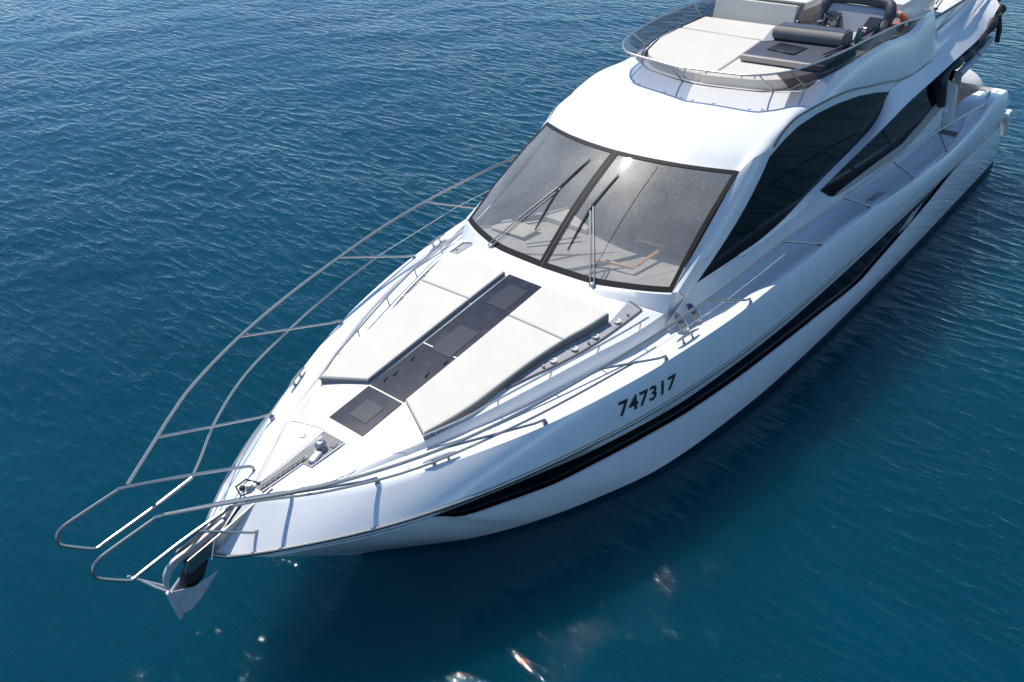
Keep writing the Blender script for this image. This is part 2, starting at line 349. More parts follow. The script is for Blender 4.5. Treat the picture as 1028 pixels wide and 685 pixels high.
# transom
tp = [LF[-1]]+[bulwark(LF[-1], LR[-1], t) for t in np.linspace(0, 1, 5)]+[LT[-1], LB[-1], LWB[-1]]
hull.add([tuple(p) for p in tp]+[(p.x, -p.y, p.z) for p in tp], [(i, i+1, len(tp)+i+1, len(tp)+i) for i in range(len(tp)-1)])
hull_o = hull.build('hull', 'hullgel', boat, sharp=32)
boot = MB()
for sd in (1, -1):
    q = MB(); q.grid([[a, b, c] for a, b, c in zip(LWB, LW, LK)]); flip(q, sd); boot.add(q.v, q.f)
boot.build('boot_stripe', 'antifoul', boat)
def mk_hull_window(sd):
    q = MB(); rows = []
    for a, b_ in zip(LT, LB):
        if -6.3 < a.x < 7.8:
            inn = Vector((0, -.035, 0)); rows.append([a, a+inn, mix(a, b_, .5)+inn, b_+inn, b_])
    q.grid(rows); flip(q, sd); o = q.build('hull_window', 'hullglass', boat, sharp=30)
    for k, x in enumerate((-3.35, -3.55, -3.75)):
        a, b_ = Wt(x), Wb(x); p0 = Vector((x-.30, Wt(x-.3)[0]+.002, 1.14)); p1 = Vector((x+.28, Wb(x+.28)[0]+.002, .86-k*.0))
        MBq = MB().tube([(p0.x, sd*p0.y, p0.z-.04), (p1.x, sd*p1.y, p1.z+.03)], .010, 6); MBq.build('air_louvre', 'rustwhite', o)
    return o
both(mk_hull_window)
def mk_rub(sd):
    pts = [p+Vector((.012 if p.y < .3 else 0, .012, 0)) for p in LR]
    q = MB().tube([(p.x, p.y*sd, p.z) for p in pts], .017, 8); o = q.build('rub_rail', 'steel', boat)
    q = MB().tube([(p.x, (p.y+.002)*sd, p.z-.026) for p in pts], .010, 6); q.build('rubber_strip', 'black', o)
    return o
both(mk_rub)

# ------------------------------------------------------------------ deck and coachroof
ZT = S((9.42, 2.03), (8.8, 2.035), (8.3, 2.05), (7.95, 2.095), (7.28, 2.18), (6.4, 2.29), (5.33, 2.43), (4.55, 2.53), (4.2, 2.575), (3.5, 2.66))
E_ = S((8.9, .45, 2.012), (8.22, .68, 2.035), (7.4, .99, 2.10), (6.4, 1.31, 2.19), (5.12, 1.64, 2.29), (4.5, 1.80, 2.33), (3.9, 1.86, 2.35), (3.4, 1.88, 2.36), (-9, 1.88, 2.3))
def dk(x):     # side deck height
    f = F(x)[1]; t = min(1, max(0, (8.3-x)/1.6)); drop = .05*t+.06*min(1, max(0, (3.5-x)/3)); return f-drop
def ztop(x, y):
    e = E_(x); c = float(ZT(x)[0]); t = min(1, abs(y)/max(e[0], .01))
    return c-(c-e[1])*(t**3.0)
dec = MB(); side_deck = MB()
US = [0, .12, .25, .4, .55, .68, .8, .88, .94, .98, 1.0]
def base_curve(y):    # windscreen foot, x as a function of |y|
    return float(WF(abs(y))[0])
WF = S((0, 4.22), (.75, 4.18), (1.33, 4.0), (1.86, 3.73), (1.95, 3.66))
NR = 60
for sd in (1, -1):
    rows = []; rows2 = []
    for k in range(NR):
        v = k/(NR-1); xe = 9.42+(3.60-9.42)*v
        row = []
        for uu in US:
            # rows bend with the windscreen's foot as they come aft
            xc = xe+(4.20-3.60)*(1-uu**2.2)*max(0, (v-.35)/.65)**1.3
            e = E_(xc); fi = F(xc)[0]-CW(xc)[0]
            ey = min(e[0], fi) if xc < 8.6 else fi
            y = ey*uu; z = ztop(xc, y) if xc < 8.3 else mix(ztop(xc, y), F(xc)[1], uu**2*min(1, (xc-8.3)/.6))
            row.append(Vector((xc, y, z)))
        rows.append(row)
    q = MB(); q.grid(rows); flip(q, sd); dec.add(q.v, q.f)
    # trunk side, side deck and inside of the cap from the bow to the stern
    rows2 = []; rowsd = []
    for k in range(130):
        x = 9.40+(XE-9.40)*k/129
        f = F(x); fi = f[0]-CW(x)[0]; z = dk(x)
        ey, ez = E_(x) if x > 3.4 else (1.90, 2.2)
        ey = min(ey, fi-.002)
        if x > 8.6: ey = fi-.001; ez = f[1]
        ez2 = max(z, ez) if x < 8.3 else mix(max(z, ez), f[1], min(1, (x-8.3)/.3))
        rows2.append([Vector((x, ey, ez2)), Vector((x, min(ey+.03, fi), mix(ez2, z, .35))), Vector((x, min(ey+.05, fi), z))])
        rowsd.append([Vector((x, min(ey+.05, fi), z)), Vector((x, mix(ey+.05, fi, .5) if ey+.05 < fi else fi, z+.004)), Vector((x, fi, z))])
        rows2[-1].append(None)
    q = MB(); q.grid([rw[:3] for rw in rows2 if rw[0].x > -6.3]); flip(q, sd); dec.add(q.v, q.f)
    q = MB(); q.grid(rowsd); flip(q, sd); side_deck.add(q.v, q.f)
    cap = []
    for k in range(130):
        x = 9.40+(XE-9.40)*k/129; f = F(x); fi = f[0]-CW(x)[0]
        cap.append([Vector((x, fi, dk(x))), Vector((x, fi+.004, f[1]-.008)), Vector((x, fi+.02, f[1]+.003)), Vector((x, mix(fi, f[0], .6), f[1]+.006)), Vector((x, f[0], f[1]))])
    q = MB(); q.grid(cap); flip(q, sd); dec.add(q.v, q.f)
dec.build('deck_moulding', 'gel', boat, sharp=38)
side_deck.build('side_deck', 'nonskid', boat)

# cabin side with its pillar and roof, one moulding
def ws(z): return 1.93-(z-2.55)*.085
GT = S((3.95, 2.28), (3.6, 2.42), (3.3, 2.52), (1.24, 3.64), (1.12, 3.80), (.39, 4.01), (-.5, 3.98), (-1.3, 3.91), (-2.6, 3.68), (-4.3, 3.42), (-5.2, 3.44), (-6.0, 3.55), (-8.4, 4.0))
G0, G1 = Vector((3.73, 1.86, 2.60)), Vector((1.87, 1.73, 3.65))
def screen_foot(y): return Vector((base_curve(y), y, 2.60-.004))
def screen_head(y):
    a = abs(y)/1.73; return Vector((2.40-(2.40-1.87)*a**2.0, y, 3.73-.08*a**2))
cab = MB()
RZ = S((2.6, 3.70), (2.4, 3.74), (2.0, 3.88), (1.5, 3.99), (1.0, 4.08), (.45, 4.15), (-.2, 4.16), (-1, 4.10), (-9, 4.08))
CO = S((2.6, 3.6), (1.0, 3.9), (.30, 4.05), (0, 4.11), (-.3, 4.14), (-.62, 4.19), (-.9, 4.235), (-1.6, 4.29), (-2.7, 4.31), (-3.6, 4.22), (-3.95, 4.19), (-4.2, 4.20), (-4.75, 4.36), (-5.2, 4.36), (-5.35, 3.74), (-6.2, 3.74), (-8.4, 4.1))
for sd in (1, -1):
    rows = []
    for k in range(90):
        x = 3.95+(-6.25-3.95)*k/89; zt = float(GT(x)[0]); zb = dk(x)-.03
        rows.append([Vector((x, ws(z)+(.01 if z < zb+.05 else 0), z)) for z in np.linspace(zb, zt, 8)])
    q = MB(); q.grid(rows)
    # A pillar
    rows = []
    for t in np.linspace(0, 1, 14):
        g = mix(G0, G1, t); xo = mix(3.52, 1.14, t); zo = float(GT(xo)[0]); o_ = Vector((xo, ws(zo), zo))
        m1 = mix(g, o_, .42)+Vector((.05, .03, .075)); m2 = mix(g, o_, .80)+Vector((.02, .045, .045))
        rows.append([g+Vector((-.02, -.03, -.05)), g, m1, m2, o_+Vector((0, .012, 0))])
    q.grid(rows)
    q.grid([[G0, Vector((3.80, 1.80, 2.50)), Vector((3.86, 1.84, 2.36))], [mix(rows[0][2], rows[0][1], .1), Vector((3.72, 1.90, 2.46)), Vector((3.72, 1.89, 2.34))], [rows[0][4], Vector((3.52, 1.935, 2.40)), Vector((3.5, 1.95, 2.3))]])
    # roof
    rows = []
    RY = S((3, 1.67), (.6, 1.67), (.1, 1.62), (-.3, 1.56), (-.62, 1.57), (-1.3, 1.68), (-2.4, 1.715), (-9, 1.715))
    sm_ = lambda t: (lambda c: c*c*(3-2*c))(min(1, max(0, t)))
    for k in range(100):
        v = k/99; xe = mix(1.87, -8.4, v**1.35); fwd = max(0, 1-(1.87-xe)/2.6)**1.5
        row = []
        edge_z = lambda uu, xx: float(RZ(xe+.53*fwd)[0])-mix(.11, .05, min(1, (1.87-xe)/1.6))*uu**2.6
        for uu in (0, .15, .3, .45, .6, .72, .82, .9, .96, 1.0):
            x = xe+.53*(1-(uu*.965)**2)*fwd; y = (1.67 if x > .5 else RY(x)[0])*uu; z = edge_z(uu, x)
            row.append(Vector((x, y, z)))
        x = row[-1].x; ze = row[-1].z
        zg = float(GT(min(x, 1.14))[0]); gy = ws(zg)+.02; og = Vector((x, gy, zg))
        if x > 1.14:
            t = (x-1.14)/(1.87-1.14); P1 = mix(Vector((1.14, ws(3.79)+.02, 3.79)), Vector((1.87, 1.73, 3.645)), t)+Vector((0, .045*max(0, math.sin(math.pi*t))**.7, .03*math.sin(math.pi*t))); og = Vector((x, P1.y, P1.z))
        s_ = sm_((.15-x)/.8); zc = mix(ze, max(float(CO(x)[0]), zg+.03), s_)
        yy = RY(x)[0]
        a0 = Vector((x, yy, zc)); c0 = Vector((x, mix(yy, og.y, .85)+.02, mix(zc, og.z, mix(.12, .35, s_))))
        for t in (0.12, .3, .5, .75, 1.0): row.append(a0*(1-t)**2+c0*2*t*(1-t)+og*t*t)
        row[-6] = Vector((x, yy-.004, mix(ze, zc, .9)))
        rows.append(row)
    q.grid(rows); flip(q, sd); cab.add(q.v, q.f)
cab.build('cabin_roof', 'gel', boat, sharp=35)

# gutter line along the roof edge, flybridge side line
def mk_gutter(sd):
    pts = []
    for x in np.linspace(1.13, -6.0, 60): z = float(GT(x)[0]); pts.append((x, (ws(z)+.034)*sd, z+.004))
    return MB().tube(pts, .014, 6).build('roof_gutter', 'black', boat)
both(mk_gutter)
# sweeping side buttress that carries the flybridge overhang
BT = [(2.1, 2.48), (1.45, 2.45), (.69, 2.49), (-.06, 2.60), (-.86, 2.71), (-1.66, 2.81), (-2.42, 2.92), (-2.86, 3.08), (-3.25, 3.40), (-4.11, 3.45), (-5.07, 3.47), (-5.78, 3.58), (-7.05, 3.76), (-8.36, 4.02)]
BT = [(a, ws(b)+.016, b) for a, b in BT]
BB = [(1.9, 1.97, 2.40), (1.30, 1.98, 2.38), (.60, 1.99, 2.40), (.15, 2.01, 2.48), (-.42, 2.03, 2.61), (-1.10, 2.04, 2.715), (-1.9, 2.055, 2.83), (-2.52, 2.07, 2.92), (-3.1, 2.085, 3.02), (-3.75, 2.10, 3.13), (-4.77, 2.11, 3.22), (-5.94, 2.12, 3.33), (-7.23, 2.12, 3.45), (-8.0, 2.12, 3.86)]
def mk_buttress(sd):
    A = spline(BT, 3); B_ = spline([BB[0]]+BB[1:], 3); n_ = min(len(A), len(B_)); A = A[:n_]; B_ = B_[:n_]; q = MB()
    q.grid([[Vector((a.x, a.y-.12, a.z)), a, mix(a, b_, .3)+Vector((0, .006, .0)), mix(a, b_, .7)+Vector((0, .006, 0)), b_, b_+Vector((0, -.015, -.03)), Vector((b_.x, min(b_.y, 1.8), b_.z-.03))] for a, b_ in zip(A, B_)])
    return flip(q, sd).build('side_buttress', 'gel', boat, sharp=40)
both(mk_buttress)
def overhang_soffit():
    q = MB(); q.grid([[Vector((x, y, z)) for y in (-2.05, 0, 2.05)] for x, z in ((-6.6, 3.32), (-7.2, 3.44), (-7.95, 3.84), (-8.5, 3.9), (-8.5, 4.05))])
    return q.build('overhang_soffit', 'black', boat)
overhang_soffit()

# side windows
def side_pane(name, pts, sd, m='sideglass', out=.012):
    q = MB(); P = [(p[0], ws(p[1])+out, p[1]) for p in pts]
    n_ = len(P); q.add(P+[(p[0], p[1]-.03, p[2]) for p in P], [tuple(range(n_))]+[(i, (i+1) % n_, n_+(i+1) % n_, n_+i) for i in range(n_)])
    return flip(q, sd).build(name, m, boat, smooth=False)
W1 = [(3.19, 2.54), (2.6, 2.86), (1.9, 3.24), (1.30, 3.57), (1.18, 3.66), (.75, 3.77), (.30, 3.84), (-.35, 3.845), (-1.08, 3.79), (-1.9, 3.68), (-2.6, 3.54), (-3.21, 3.38), (-3.05, 3.22), (-2.84, 3.06), (-2.45, 2.91), (-1.66, 2.80), (-.86, 2.71), (-.06, 2.59), (.69, 2.475), (1.5, 2.435), (2.09, 2.47), (2.7, 2.51)]
W2 = [(-.35, 2.62), (-.72, 2.42), (-.95, 2.27), (-1.10, 2.20), (-1.35, 2.17), (-2.12, 2.18), (-4.07, 2.12), (-5.74, 2.40), (-6.1, 2.6), (-6.2, 3.3), (-5.0, 3.3), (-3.6, 3.15), (-2.5, 2.98), (-1.5, 2.84)]
both(lambda sd: side_pane('side_window', W1, sd))
both(lambda sd: side_pane('aft_side_window', W2, sd))
def sill(sd):
    q = MB(); rows = []
    for x, z, w in [(-1.25, 2.19, .0), (-2.12, 2.185, .07), (-3.1, 2.16, .11), (-4.1, 2.13, .14), (-5.0, 2.27, .18), (-5.8, 2.43, .22), (-6.25, 2.52, .25)]:
        rows.append([Vector((x, ws(z)+.013, z+.02)), Vector((x, ws(z)+.035, z-.0)), Vector((x, ws(z)+.04, z-.01-w))])
    q.grid(rows); return flip(q, sd).build('window_sill', 'taupe', boat)
both(sill)
# aft bulkhead of the saloon and cockpit sole
q = MB(); q.grid([[Vector((-6.55, y, z)) for z in (1.3, 3.4)] for y in (-1.95, 1.95)]); q.build('saloon_bulkhead', 'sideglass', boat)
q = MB(); q.box((-7.5, 0, 1.25), 2.2, 4.7, .06); q.build('cockpit_sole', 'teak', boat)

# ------------------------------------------------------------------ windscreen
ys = np.linspace(-1.0, 1.0, 33)
def sp(u_, t):     # u in -1..1 across, t 0 foot .. 1 head; slight bulge
    a = screen_foot(1.86*u_); b_ = screen_head(1.73*u_); p = mix(a, b_, t); p.z += .07*math.sin(math.pi*t)*(1-.4*u_*u_); p.x += .04*math.sin(math.pi*t); return p
wf = MB(); TS = np.linspace(0, 1, 15)
def ingl(uu, t): return (t > .055 and t < .955 and abs(uu) < .955 and abs(uu) > .045)
scr = empty('windscreen'); scr.parent = boat
def band(u0, u1, t0, t1, nu, ntt, lift=.008):
    q = MB(); q.grid([[sp(uu, t)+Vector((0, 0, lift)) for t in np.linspace(t0, t1, ntt)] for uu in np.linspace(u0, u1, nu)]); return q
fr = MB()
for a in (band(-1, 1, 0, .040, 40, 3), band(-1, 1, .970, 1, 40, 3), band(-1, -.970, .040, .970, 2, 16), band(.968, 1, .040, .970, 2, 16), band(-.036, .036, .040, .970, 4, 16)): fr.add(a.v, a.f)
o = fr.build('windscreen_frame', 'frit', scr)
for sgn in (-1, 1):
    g_ = band(.036 if sgn > 0 else -.970, .968 if sgn > 0 else -.036, .036, .970, 20, 16, -.002)
    g_.build('glass', 'screen', scr)
MB().tube([sp(0, t)+Vector((0, 0, .008)) for t in np.linspace(0, 1, 12)], .004, 6).build('mullion_seal', 'seam', scr)
MB().tube([mix(sp(.42, t), sp(.42, t), 0)+Vector((0, 0, .002)) for t in np.linspace(.07, .945, 12)], .003, 5).build('demister_line', 'black', scr)
q = MB(); q.grid([[sp(uu, 0)+Vector((-.02, 0, .002)), sp(uu, 0)+Vector((.035, .01*uu, -.004)), Vector((sp(uu, 0).x+.09, sp(uu, 0).y*1.012, mix(2.595, ztop(sp(uu, 0).x+.13, sp(uu, 0).y), .55))), Vector((sp(uu, 0).x+.15, sp(uu, 0).y*1.015, ztop(sp(uu, 0).x+.15, sp(uu, 0).y)-.003))] for uu in np.linspace(-1, 1, 41)]); q.build('windscreen_cowl', 'gel', scr)
# interior seen through the glass
inn = empty('saloon_interior'); inn.parent = boat
MT['inside'] = noisy(mat('grey_headliner_fabric', (.42, .42, .41), .8), 2.5, .25)
MT['insidew'] = noisy(mat('cream_interior_laminate', (.55, .54, .50), .5), 2, .1)
q = MB(); q.grid([[Vector((base_curve(y)-.06, y, 2.50)), Vector((3.2, y, 2.40)), Vector((2.45, y*.98, 2.32)), Vector((2.3, y*.98, 1.7)), Vector((-1.5, y*.95, 1.6))] for y in np.linspace(-1.84, 1.84, 9)]); q.build('dashboard', 'inside', inn)
both(lambda sd: MB().grid([[Vector((x, sd*1.8, z)) for z in (1.6, 2.5)] for x in (3.4, -1.5)]).build('inner_wall', 'insidew', inn))
MB().prism([(2.62, -1.75, 2.42), (2.05, -1.30, 2.42), (1.95, -.55, 2.42), (2.62, -.38, 2.42)], (0, 0, -.2)).build('chart_table', 'insidew', inn, bevel=.02)
MB().box((1.2, -1.2, 2.2), .5, .9, .7).build('interior_seat', 'cushion', inn, bevel=.08, seg=3)
MB().box((1.2, .9, 2.2), .5, 1.1, .7).build('interior_seat', 'charcoal', inn, bevel=.08, seg=3)
for a, b_ in (((3.65, -.75, 2.50), (2.9, -.3, 2.44)), ((2.9, -1.55, 2.44), (2.5, -1.2, 2.42))): MB().tube([a, b_], .022, 6).build('cabin_trim', 'insidew', inn)
MB().tube([(2.50, .47, 2.46), (2.46, .95, 2.46), (3.36, .97, 2.52), (3.42, .55, 2.52), (3.52, .40, 2.53)], .030, 4).build('wooden_trim', 'wood', inn)
MB().prism([(3.55, -1.55, 2.50), (3.1, -1.60, 2.46), (3.05, -.95, 2.46), (3.5, -.92, 2.50)], (0, 0, -.03)).build('dash_panel', 'insidew', inn, bevel=.01)
MB().box((2.2, -.9, 2.15), .7, 1.2, .12, .15).build('sofa_cushion', 'cushion', inn, bevel=.04, seg=3)
both(lambda sd: MB().tube([(1.9, sd*1.2, 3.25), (.6, sd*1.0, 3.1)], .02, 6).build('roof_frame', 'insidew', inn))

# wipers: two parallel arms each, and a blade
def on_screen(px, py_, h):  # x,y of plan -> point on glass
    uu = py_/1.8
    lo, hi = 0, 1
    for _ in range(40):
        mm = (lo+hi)/2; p = sp(uu, mm)
        if p.x > px: lo = mm
        else: hi = mm
    uu = py_/mix(1.86, 1.73, lo); p = sp(max(-1, min(1, uu)), lo); return Vector((px, py_, p.z+h))
def wiper(base, mid, b0, b1):
    w = empty('windscreen_wiper'); w.parent = boat
    for dy in (-.034, .034):
        a = Vector(base)+Vector((0, dy, .03)); m_ = Vector(mid)+Vector((0, dy*.8, .0))
        MB().tube([a+Vector((.03, 0, -.03)), a, mix(a, m_, .5)+Vector((0, 0, .015)), m_], .0125, 6).build('wiper_arm', 'steel', w)
    MB().lathe(Vector(base), [(.035, -.02), (.035, .03), (.0, .035)], 10).build('wiper_pivot', 'dullsteel', w)
    q = MB(); q.tube([b0, mix(Vector(b0), Vector(mid), .5)+Vector((0, 0, .005)), Vector(mid)+Vector((0, 0, -.01)), mix(Vector(b1), Vector(mid), .5)+Vector((0, 0, .005)), b1], [.010, .020, .026, .020, .010], 6); q.build('wiper_blade', 'black', w)
    return w
wiper((4.15, -1.00, 2.60), (3.20, -.46, 3.315), (3.82, -.42, 2.90), (2.65, -.30, 3.625))
wiper((4.19, .88, 2.60), (3.32, .225, 3.26), (3.94, .265, 2.83), (2.77, .295, 3.565))

# ------------------------------------------------------------------ foredeck
def panel(name, y0, y1, x0, x1, m, parent, lift, th=.012, nx_=10):
    q = MB(); rows = []
    for x in np.linspace(x0, x1, nx_): rows.append([Vector((x, y, ztop(x, y)+lift)) for y in np.linspace(y0, y1, 5)])
    q.grid(rows)
    e = [rw[0] for rw in rows]+rows[-1][1:]+[rw[-1] for rw in rows[::-1]][1:]+rows[0][::-1][1:-1]
    n_ = len(e); q.add(e+[v-Vector((0, 0, th+lift)) for v in e], [(i, (i+1) % n_, n_+(i+1) % n_, n_+i) for i in range(n_)])
    return q.build(name, m, parent, sharp=30)
panel('deck_hatch', -.30, .30, 7.96, 7.30, 'lounger', boat, .010)
w1 = panel('walkway_panel', -.30, .30, 7.27, 6.32, 'lounger', boat, .010)
w2 = panel('walkway_panel', -.30, .30, 6.29, 4.56, 'lounger', boat, .010)
panel('skylight', -.12, .18, 7.80, 7.49, 'hatch', boat, .016)
panel('skylight', -.12, .22, 6.36, 5.78, 'hatch', boat, .016)
panel('skylight', -.14, .20, 5.24, 4.74, 'hatch', boat, .016)
def mk_latch(x, y, a):
    z = ztop(x, y)+.016; q = MB().box((x, y, z+.002), .10, .016, .008, a); return q.build('hatch_latch', 'black', boat)
for a in ((6.95, -.17, .2), (6.62, -.19, .3), (6.75, .20, .2), (6.45, .24, .1), (7.10, -.2, .4)): mk_latch(*a)

INN = S((7.27, .34), (5.34, .35), (4.60, .345))
OUT = S((7.56, .93), (7.2, 1.03), (6.8, 1.10), (6.4, 1.135), (6.0, 1.175), (5.34, 1.285), (4.98, 1.38), (4.60, 1.45))
def cushion(xa_i, xb_i, xa_o, xb_o, sd, parent, h=.095):
    """upholstered pad between inner and outer curves, rounded over at its rim"""
    def prof(n_):
        e = [0, .0, .004, .014, .035]; return sorted(set([0, .006, .016, .04]+list(np.linspace(.1, .9, n_))+[.96, .984, .994, 1]))
    U = prof(9); V = prof(14); top = []; base = []
    for v in V:
        row = []
        for uu in U:
            xi = mix(xa_i, xb_i, v); xo = mix(xa_o, xb_o, v); yi = float(INN(xi)[0]); yo = float(OUT(xo)[0])
            x = mix(xi, xo, uu); y = mix(yi, yo, uu)
            du = min(uu, 1-uu)*abs(yo-yi); dv = min(v, 1-v)*abs(xa_i-xb_i); dd = min(du, dv)
            rr = .022; k = 1 if dd >= rr else math.sqrt(max(0, 1-(1-dd/rr)**2))
            puff = .003*math.sin(math.pi*uu)**.4*math.sin(math.pi*v)**.4 if 0 < uu < 1 and 0 < v < 1 else 0
            row.append(Vector((x, y, float(ZT(x)[0])-.030*y/1.2+h-rr*(1-k)-.014+puff)))
        top.append(row)
    q = MB(); q.grid(top); flip(q, sd); o = q.build('cushion_top', 'cushion', None)
    e = [rw[0] for rw in top]+top[-1][1:]+[rw[-1] for rw in top[::-1]][1:]+top[0][::-1][1:-1]
    n_ = len(e); lowv = [Vector((v.x, v.y, ztop(v.x, v.y)+.004)) for v in e]
    q = MB(); q.add([v+Vector((0, 0, 0)) for v in e]+lowv, [(i, (i+1) % n_, n_+(i+1) % n_, n_+i) for i in range(n_)]); flip(q, sd)
    s_ = q.build('cushion_side', 'greige', None)
    root = empty('sun_pad', (mix(xa_i, xb_i, .5), sd*mix(INN(xa_i)[0], OUT(xa_o)[0], .5), ztop(6, .5)))
    for c in (o, s_): c.data.transform(Matrix.Translation(-Vector(root.location))); c.parent = root
    return root
for sd, nm in ((1, 'port'), (-1, 'starboard')):
    side = 'on the near side of the dark walkway' if sd > 0 else 'on the far side of the dark walkway'
    c1 = cushion(7.27, 5.35, 7.56, 5.35, sd, None); c2 = cushion(5.338, 4.60, 5.338, 4.60, sd, None)
    tag(c1, 'long cream foredeck sunbathing cushion '+side, 'sun pad', 'cream cushions on the foredeck')
    tag(c2, 'short cream cushion next to the windscreen, '+side, 'sun pad', 'cream cushions on the foredeck')

# cup-holder trays outboard of the cushions
def mk_tray(sd):
    q = MB(); rows = []
    xs_ = np.linspace(6.35, 4.10, 22)
    for x in xs_:
        yi = float(OUT(max(x, 4.6))[0])+.015 if x > 4.6 else mix(1.465, 1.42, (4.6-x)/.5)
        yo = float(S((6.36, 1.16), (6.0, 1.27), (5.6, 1.40), (5.2, 1.50), (4.7, 1.585), (4.3, 1.62), (4.1, 1.63))(x)[0]); yo = max(yo, yi+.01)
        rows.append([Vector((x, mix(yi, yo, t), ztop(x, mix(yi, yo, t))+.008)) for t in (0, .33, .66, 1)])
    q.grid(rows); flip(q, sd); o = q.build('cup_holder_tray', 'tray', boat)
    rim = [rw[-1]+Vector((0, .005, .006)) for rw in rows]+[rows[-1][0]+Vector((-.01, 0, .006))]
    MB().tube([(p.x, p.y*sd, p.z) for p in rim], .011, 6).build('tray_rim', 'greige', o)
    for x in (5.62, 5.28, 4.93, 4.52):
        y = (rows[int(np.argmin(abs(xs_-x)))][1].y+rows[int(np.argmin(abs(xs_-x)))][2].y)/2; z = ztop(x, y)+.010
        MB().lathe((x, y*sd, z), [(.0, .002), (.036, .002), (.040, .012), (.050, .014), (.054, 0)], 20).build('cup_holder', 'rustwhite', o)
    for x in (5.78, 5.08, 4.32):
        y = rows[int(np.argmin(abs(xs_-x)))][2].y; z = ztop(x, y)+.008
        MB().lathe((x, y*sd, z), [(.0, .03), (.018, .03), (.024, .0)], 12).build('speaker_knob', 'dullsteel', o)
both(mk_tray)

# grab rails on the coachroof shoulders
GR = [(7.58, .93, 2.165), (7.1, 1.13, 2.22), (6.5, 1.30, 2.29), (5.85, 1.485, 2.36), (5.2, 1.655, 2.41), (4.7, 1.77, 2.45), (4.25, 1.84, 2.465)]
def mk_grab(sd):
    P = spline(GR, 6); g = empty('grab_rail'); g.parent = boat
    MB().tube([(p.x, p.y*sd, p.z) for p in P], .014, 8).build('rail', 'dullsteel', g)
    for x in (7.45, 6.62, 5.85, 5.1, 4.42):
        p = min(P, key=lambda a: abs(a.x-x)); e = E_(p.x)
        MB().tube([(p.x, p.y*sd, p.z), (p.x, (min(p.y, e[0]-.01))*sd, float(e[1])-.01)], .011, 8).build('post', 'dullsteel', g)
both(mk_grab)

# windlass, chain channel, anchor locker lid
ch = empty('windlass_well'); ch.parent = boat
def deckpoly(name, pts, lift, m, parent, th=.01):
    q = MB(); P = [Vector((x, y, ztop(x, y)+lift)) for x, y in pts]
    return q.prism(P, (0, 0, -th)).build(name, m, parent, sharp=20)
MT['wellgrey'] = noisy(mat('well_grey', (.20, .195, .19), .6), 10, .12)
deckpoly('channel_floor', [(9.26, -.055), (8.25, -.115), (8.16, -.17), (8.15, .20), (8.32, .20), (8.66, .19), (8.68, .065), (9.26, .075)], .007, 'wellgrey', ch)
for a, b_ in (((8.16, -.17), (9.26, -.055)), ((8.68, .065), (9.26, .075)), ((8.16, -.17), (8.15, .20)), ((8.15, .2), (8.66, .19))):
    MB().tube([(a[0], a[1], ztop(*a)+.010), (b_[0], b_[1], ztop(*b_)+.010)], .008, 6).build('well_rim', 'gel', ch)
q = MB(); x = 9.22; k = 0
while x > 8.60:
    c = Vector((x, .028, ztop(x, 0)+.030)); ring = []
    for t in range(10):
        a = 2*math.pi*t/10; off = Vector((.026*math.cos(a), (.015*math.sin(a)) if k % 2 else 0, 0 if k % 2 else .015*math.sin(a))); ring.append(c+off)
    q.tube(ring, .006, 5, closed=True); x -= .036; k += 1
q.build('anchor_chain', 'dullsteel', ch)
wz = ztop(8.42, .02)-.015
wl_ = empty('windlass'); wl_.parent = boat
MB().lathe((8.38, .04, wz), [(.085, .01), (.085, .03), (.055, .04), (.052, .065), (.07, .085), (.072, .105), (.05, .13), (.02, .14), (0, .14)], 24).build('gypsy_drum', 'dullsteel', wl_)
MB().lathe((8.38, .04, wz+.135), [(.018, 0), (.018, .012), (0, .014)], 12).build('clutch_nut', 'rubber', wl_)
MB().box((8.53, .115, wz+.035), .20, .09, .05, .32).build('gearbox_cover', 'galv', wl_, bevel=.02, seg=3)
MB().box((8.26, .13, wz+.03), .10, .07, .04, .2).build('motor_housing', 'wellgrey', wl_, bevel=.015)
seam = [(9.2, -.12), (8.9, -.33), (8.51, -.58), (8.32, -.70), (8.25, -.69), (8.22, -.58), (8.15, -.30), (8.14, -.18)]
for nm, pts in (('locker_lid_seam', seam), ('locker_lid_seam', [(8.13, .22), (8.2, .40), (8.35, .62), (8.5, .60), (8.9, .38), (9.18, .16)])):
    P = [(x, y, ztop(x, y)+.0035) for x, y in pts]; MB().tube(P, .0035, 5).build(nm, 'seam', boat)
for sd in (1, -1):
    P = [(x, sd*y, ztop(x, y)+.002) for x, y in ((7.6, .98), (7.9, .80), (8.12, .66))]; MB().tube(P, .003, 5).build('deck_panel_seam', 'seam', boat)
MB().box((8.35, -.33, ztop(8.35, -.33)+.006), .07, .05, .012, .4).build('lid_latch', 'dullsteel', boat, bevel=.004)
MB().lathe((7.95, 1.06, dk(7.95)+.012), [(.028, 0), (.028, .012), (0, .014)], 14).build('fuel_filler', 'dullsteel', boat)
both(lambda sd: MB().lathe((6.9, sd*1.37, dk(6.9)+.003), [(.032, 0), (.030, .012), (0, .014)], 14).build('deck_filler', 'dullsteel', boat))

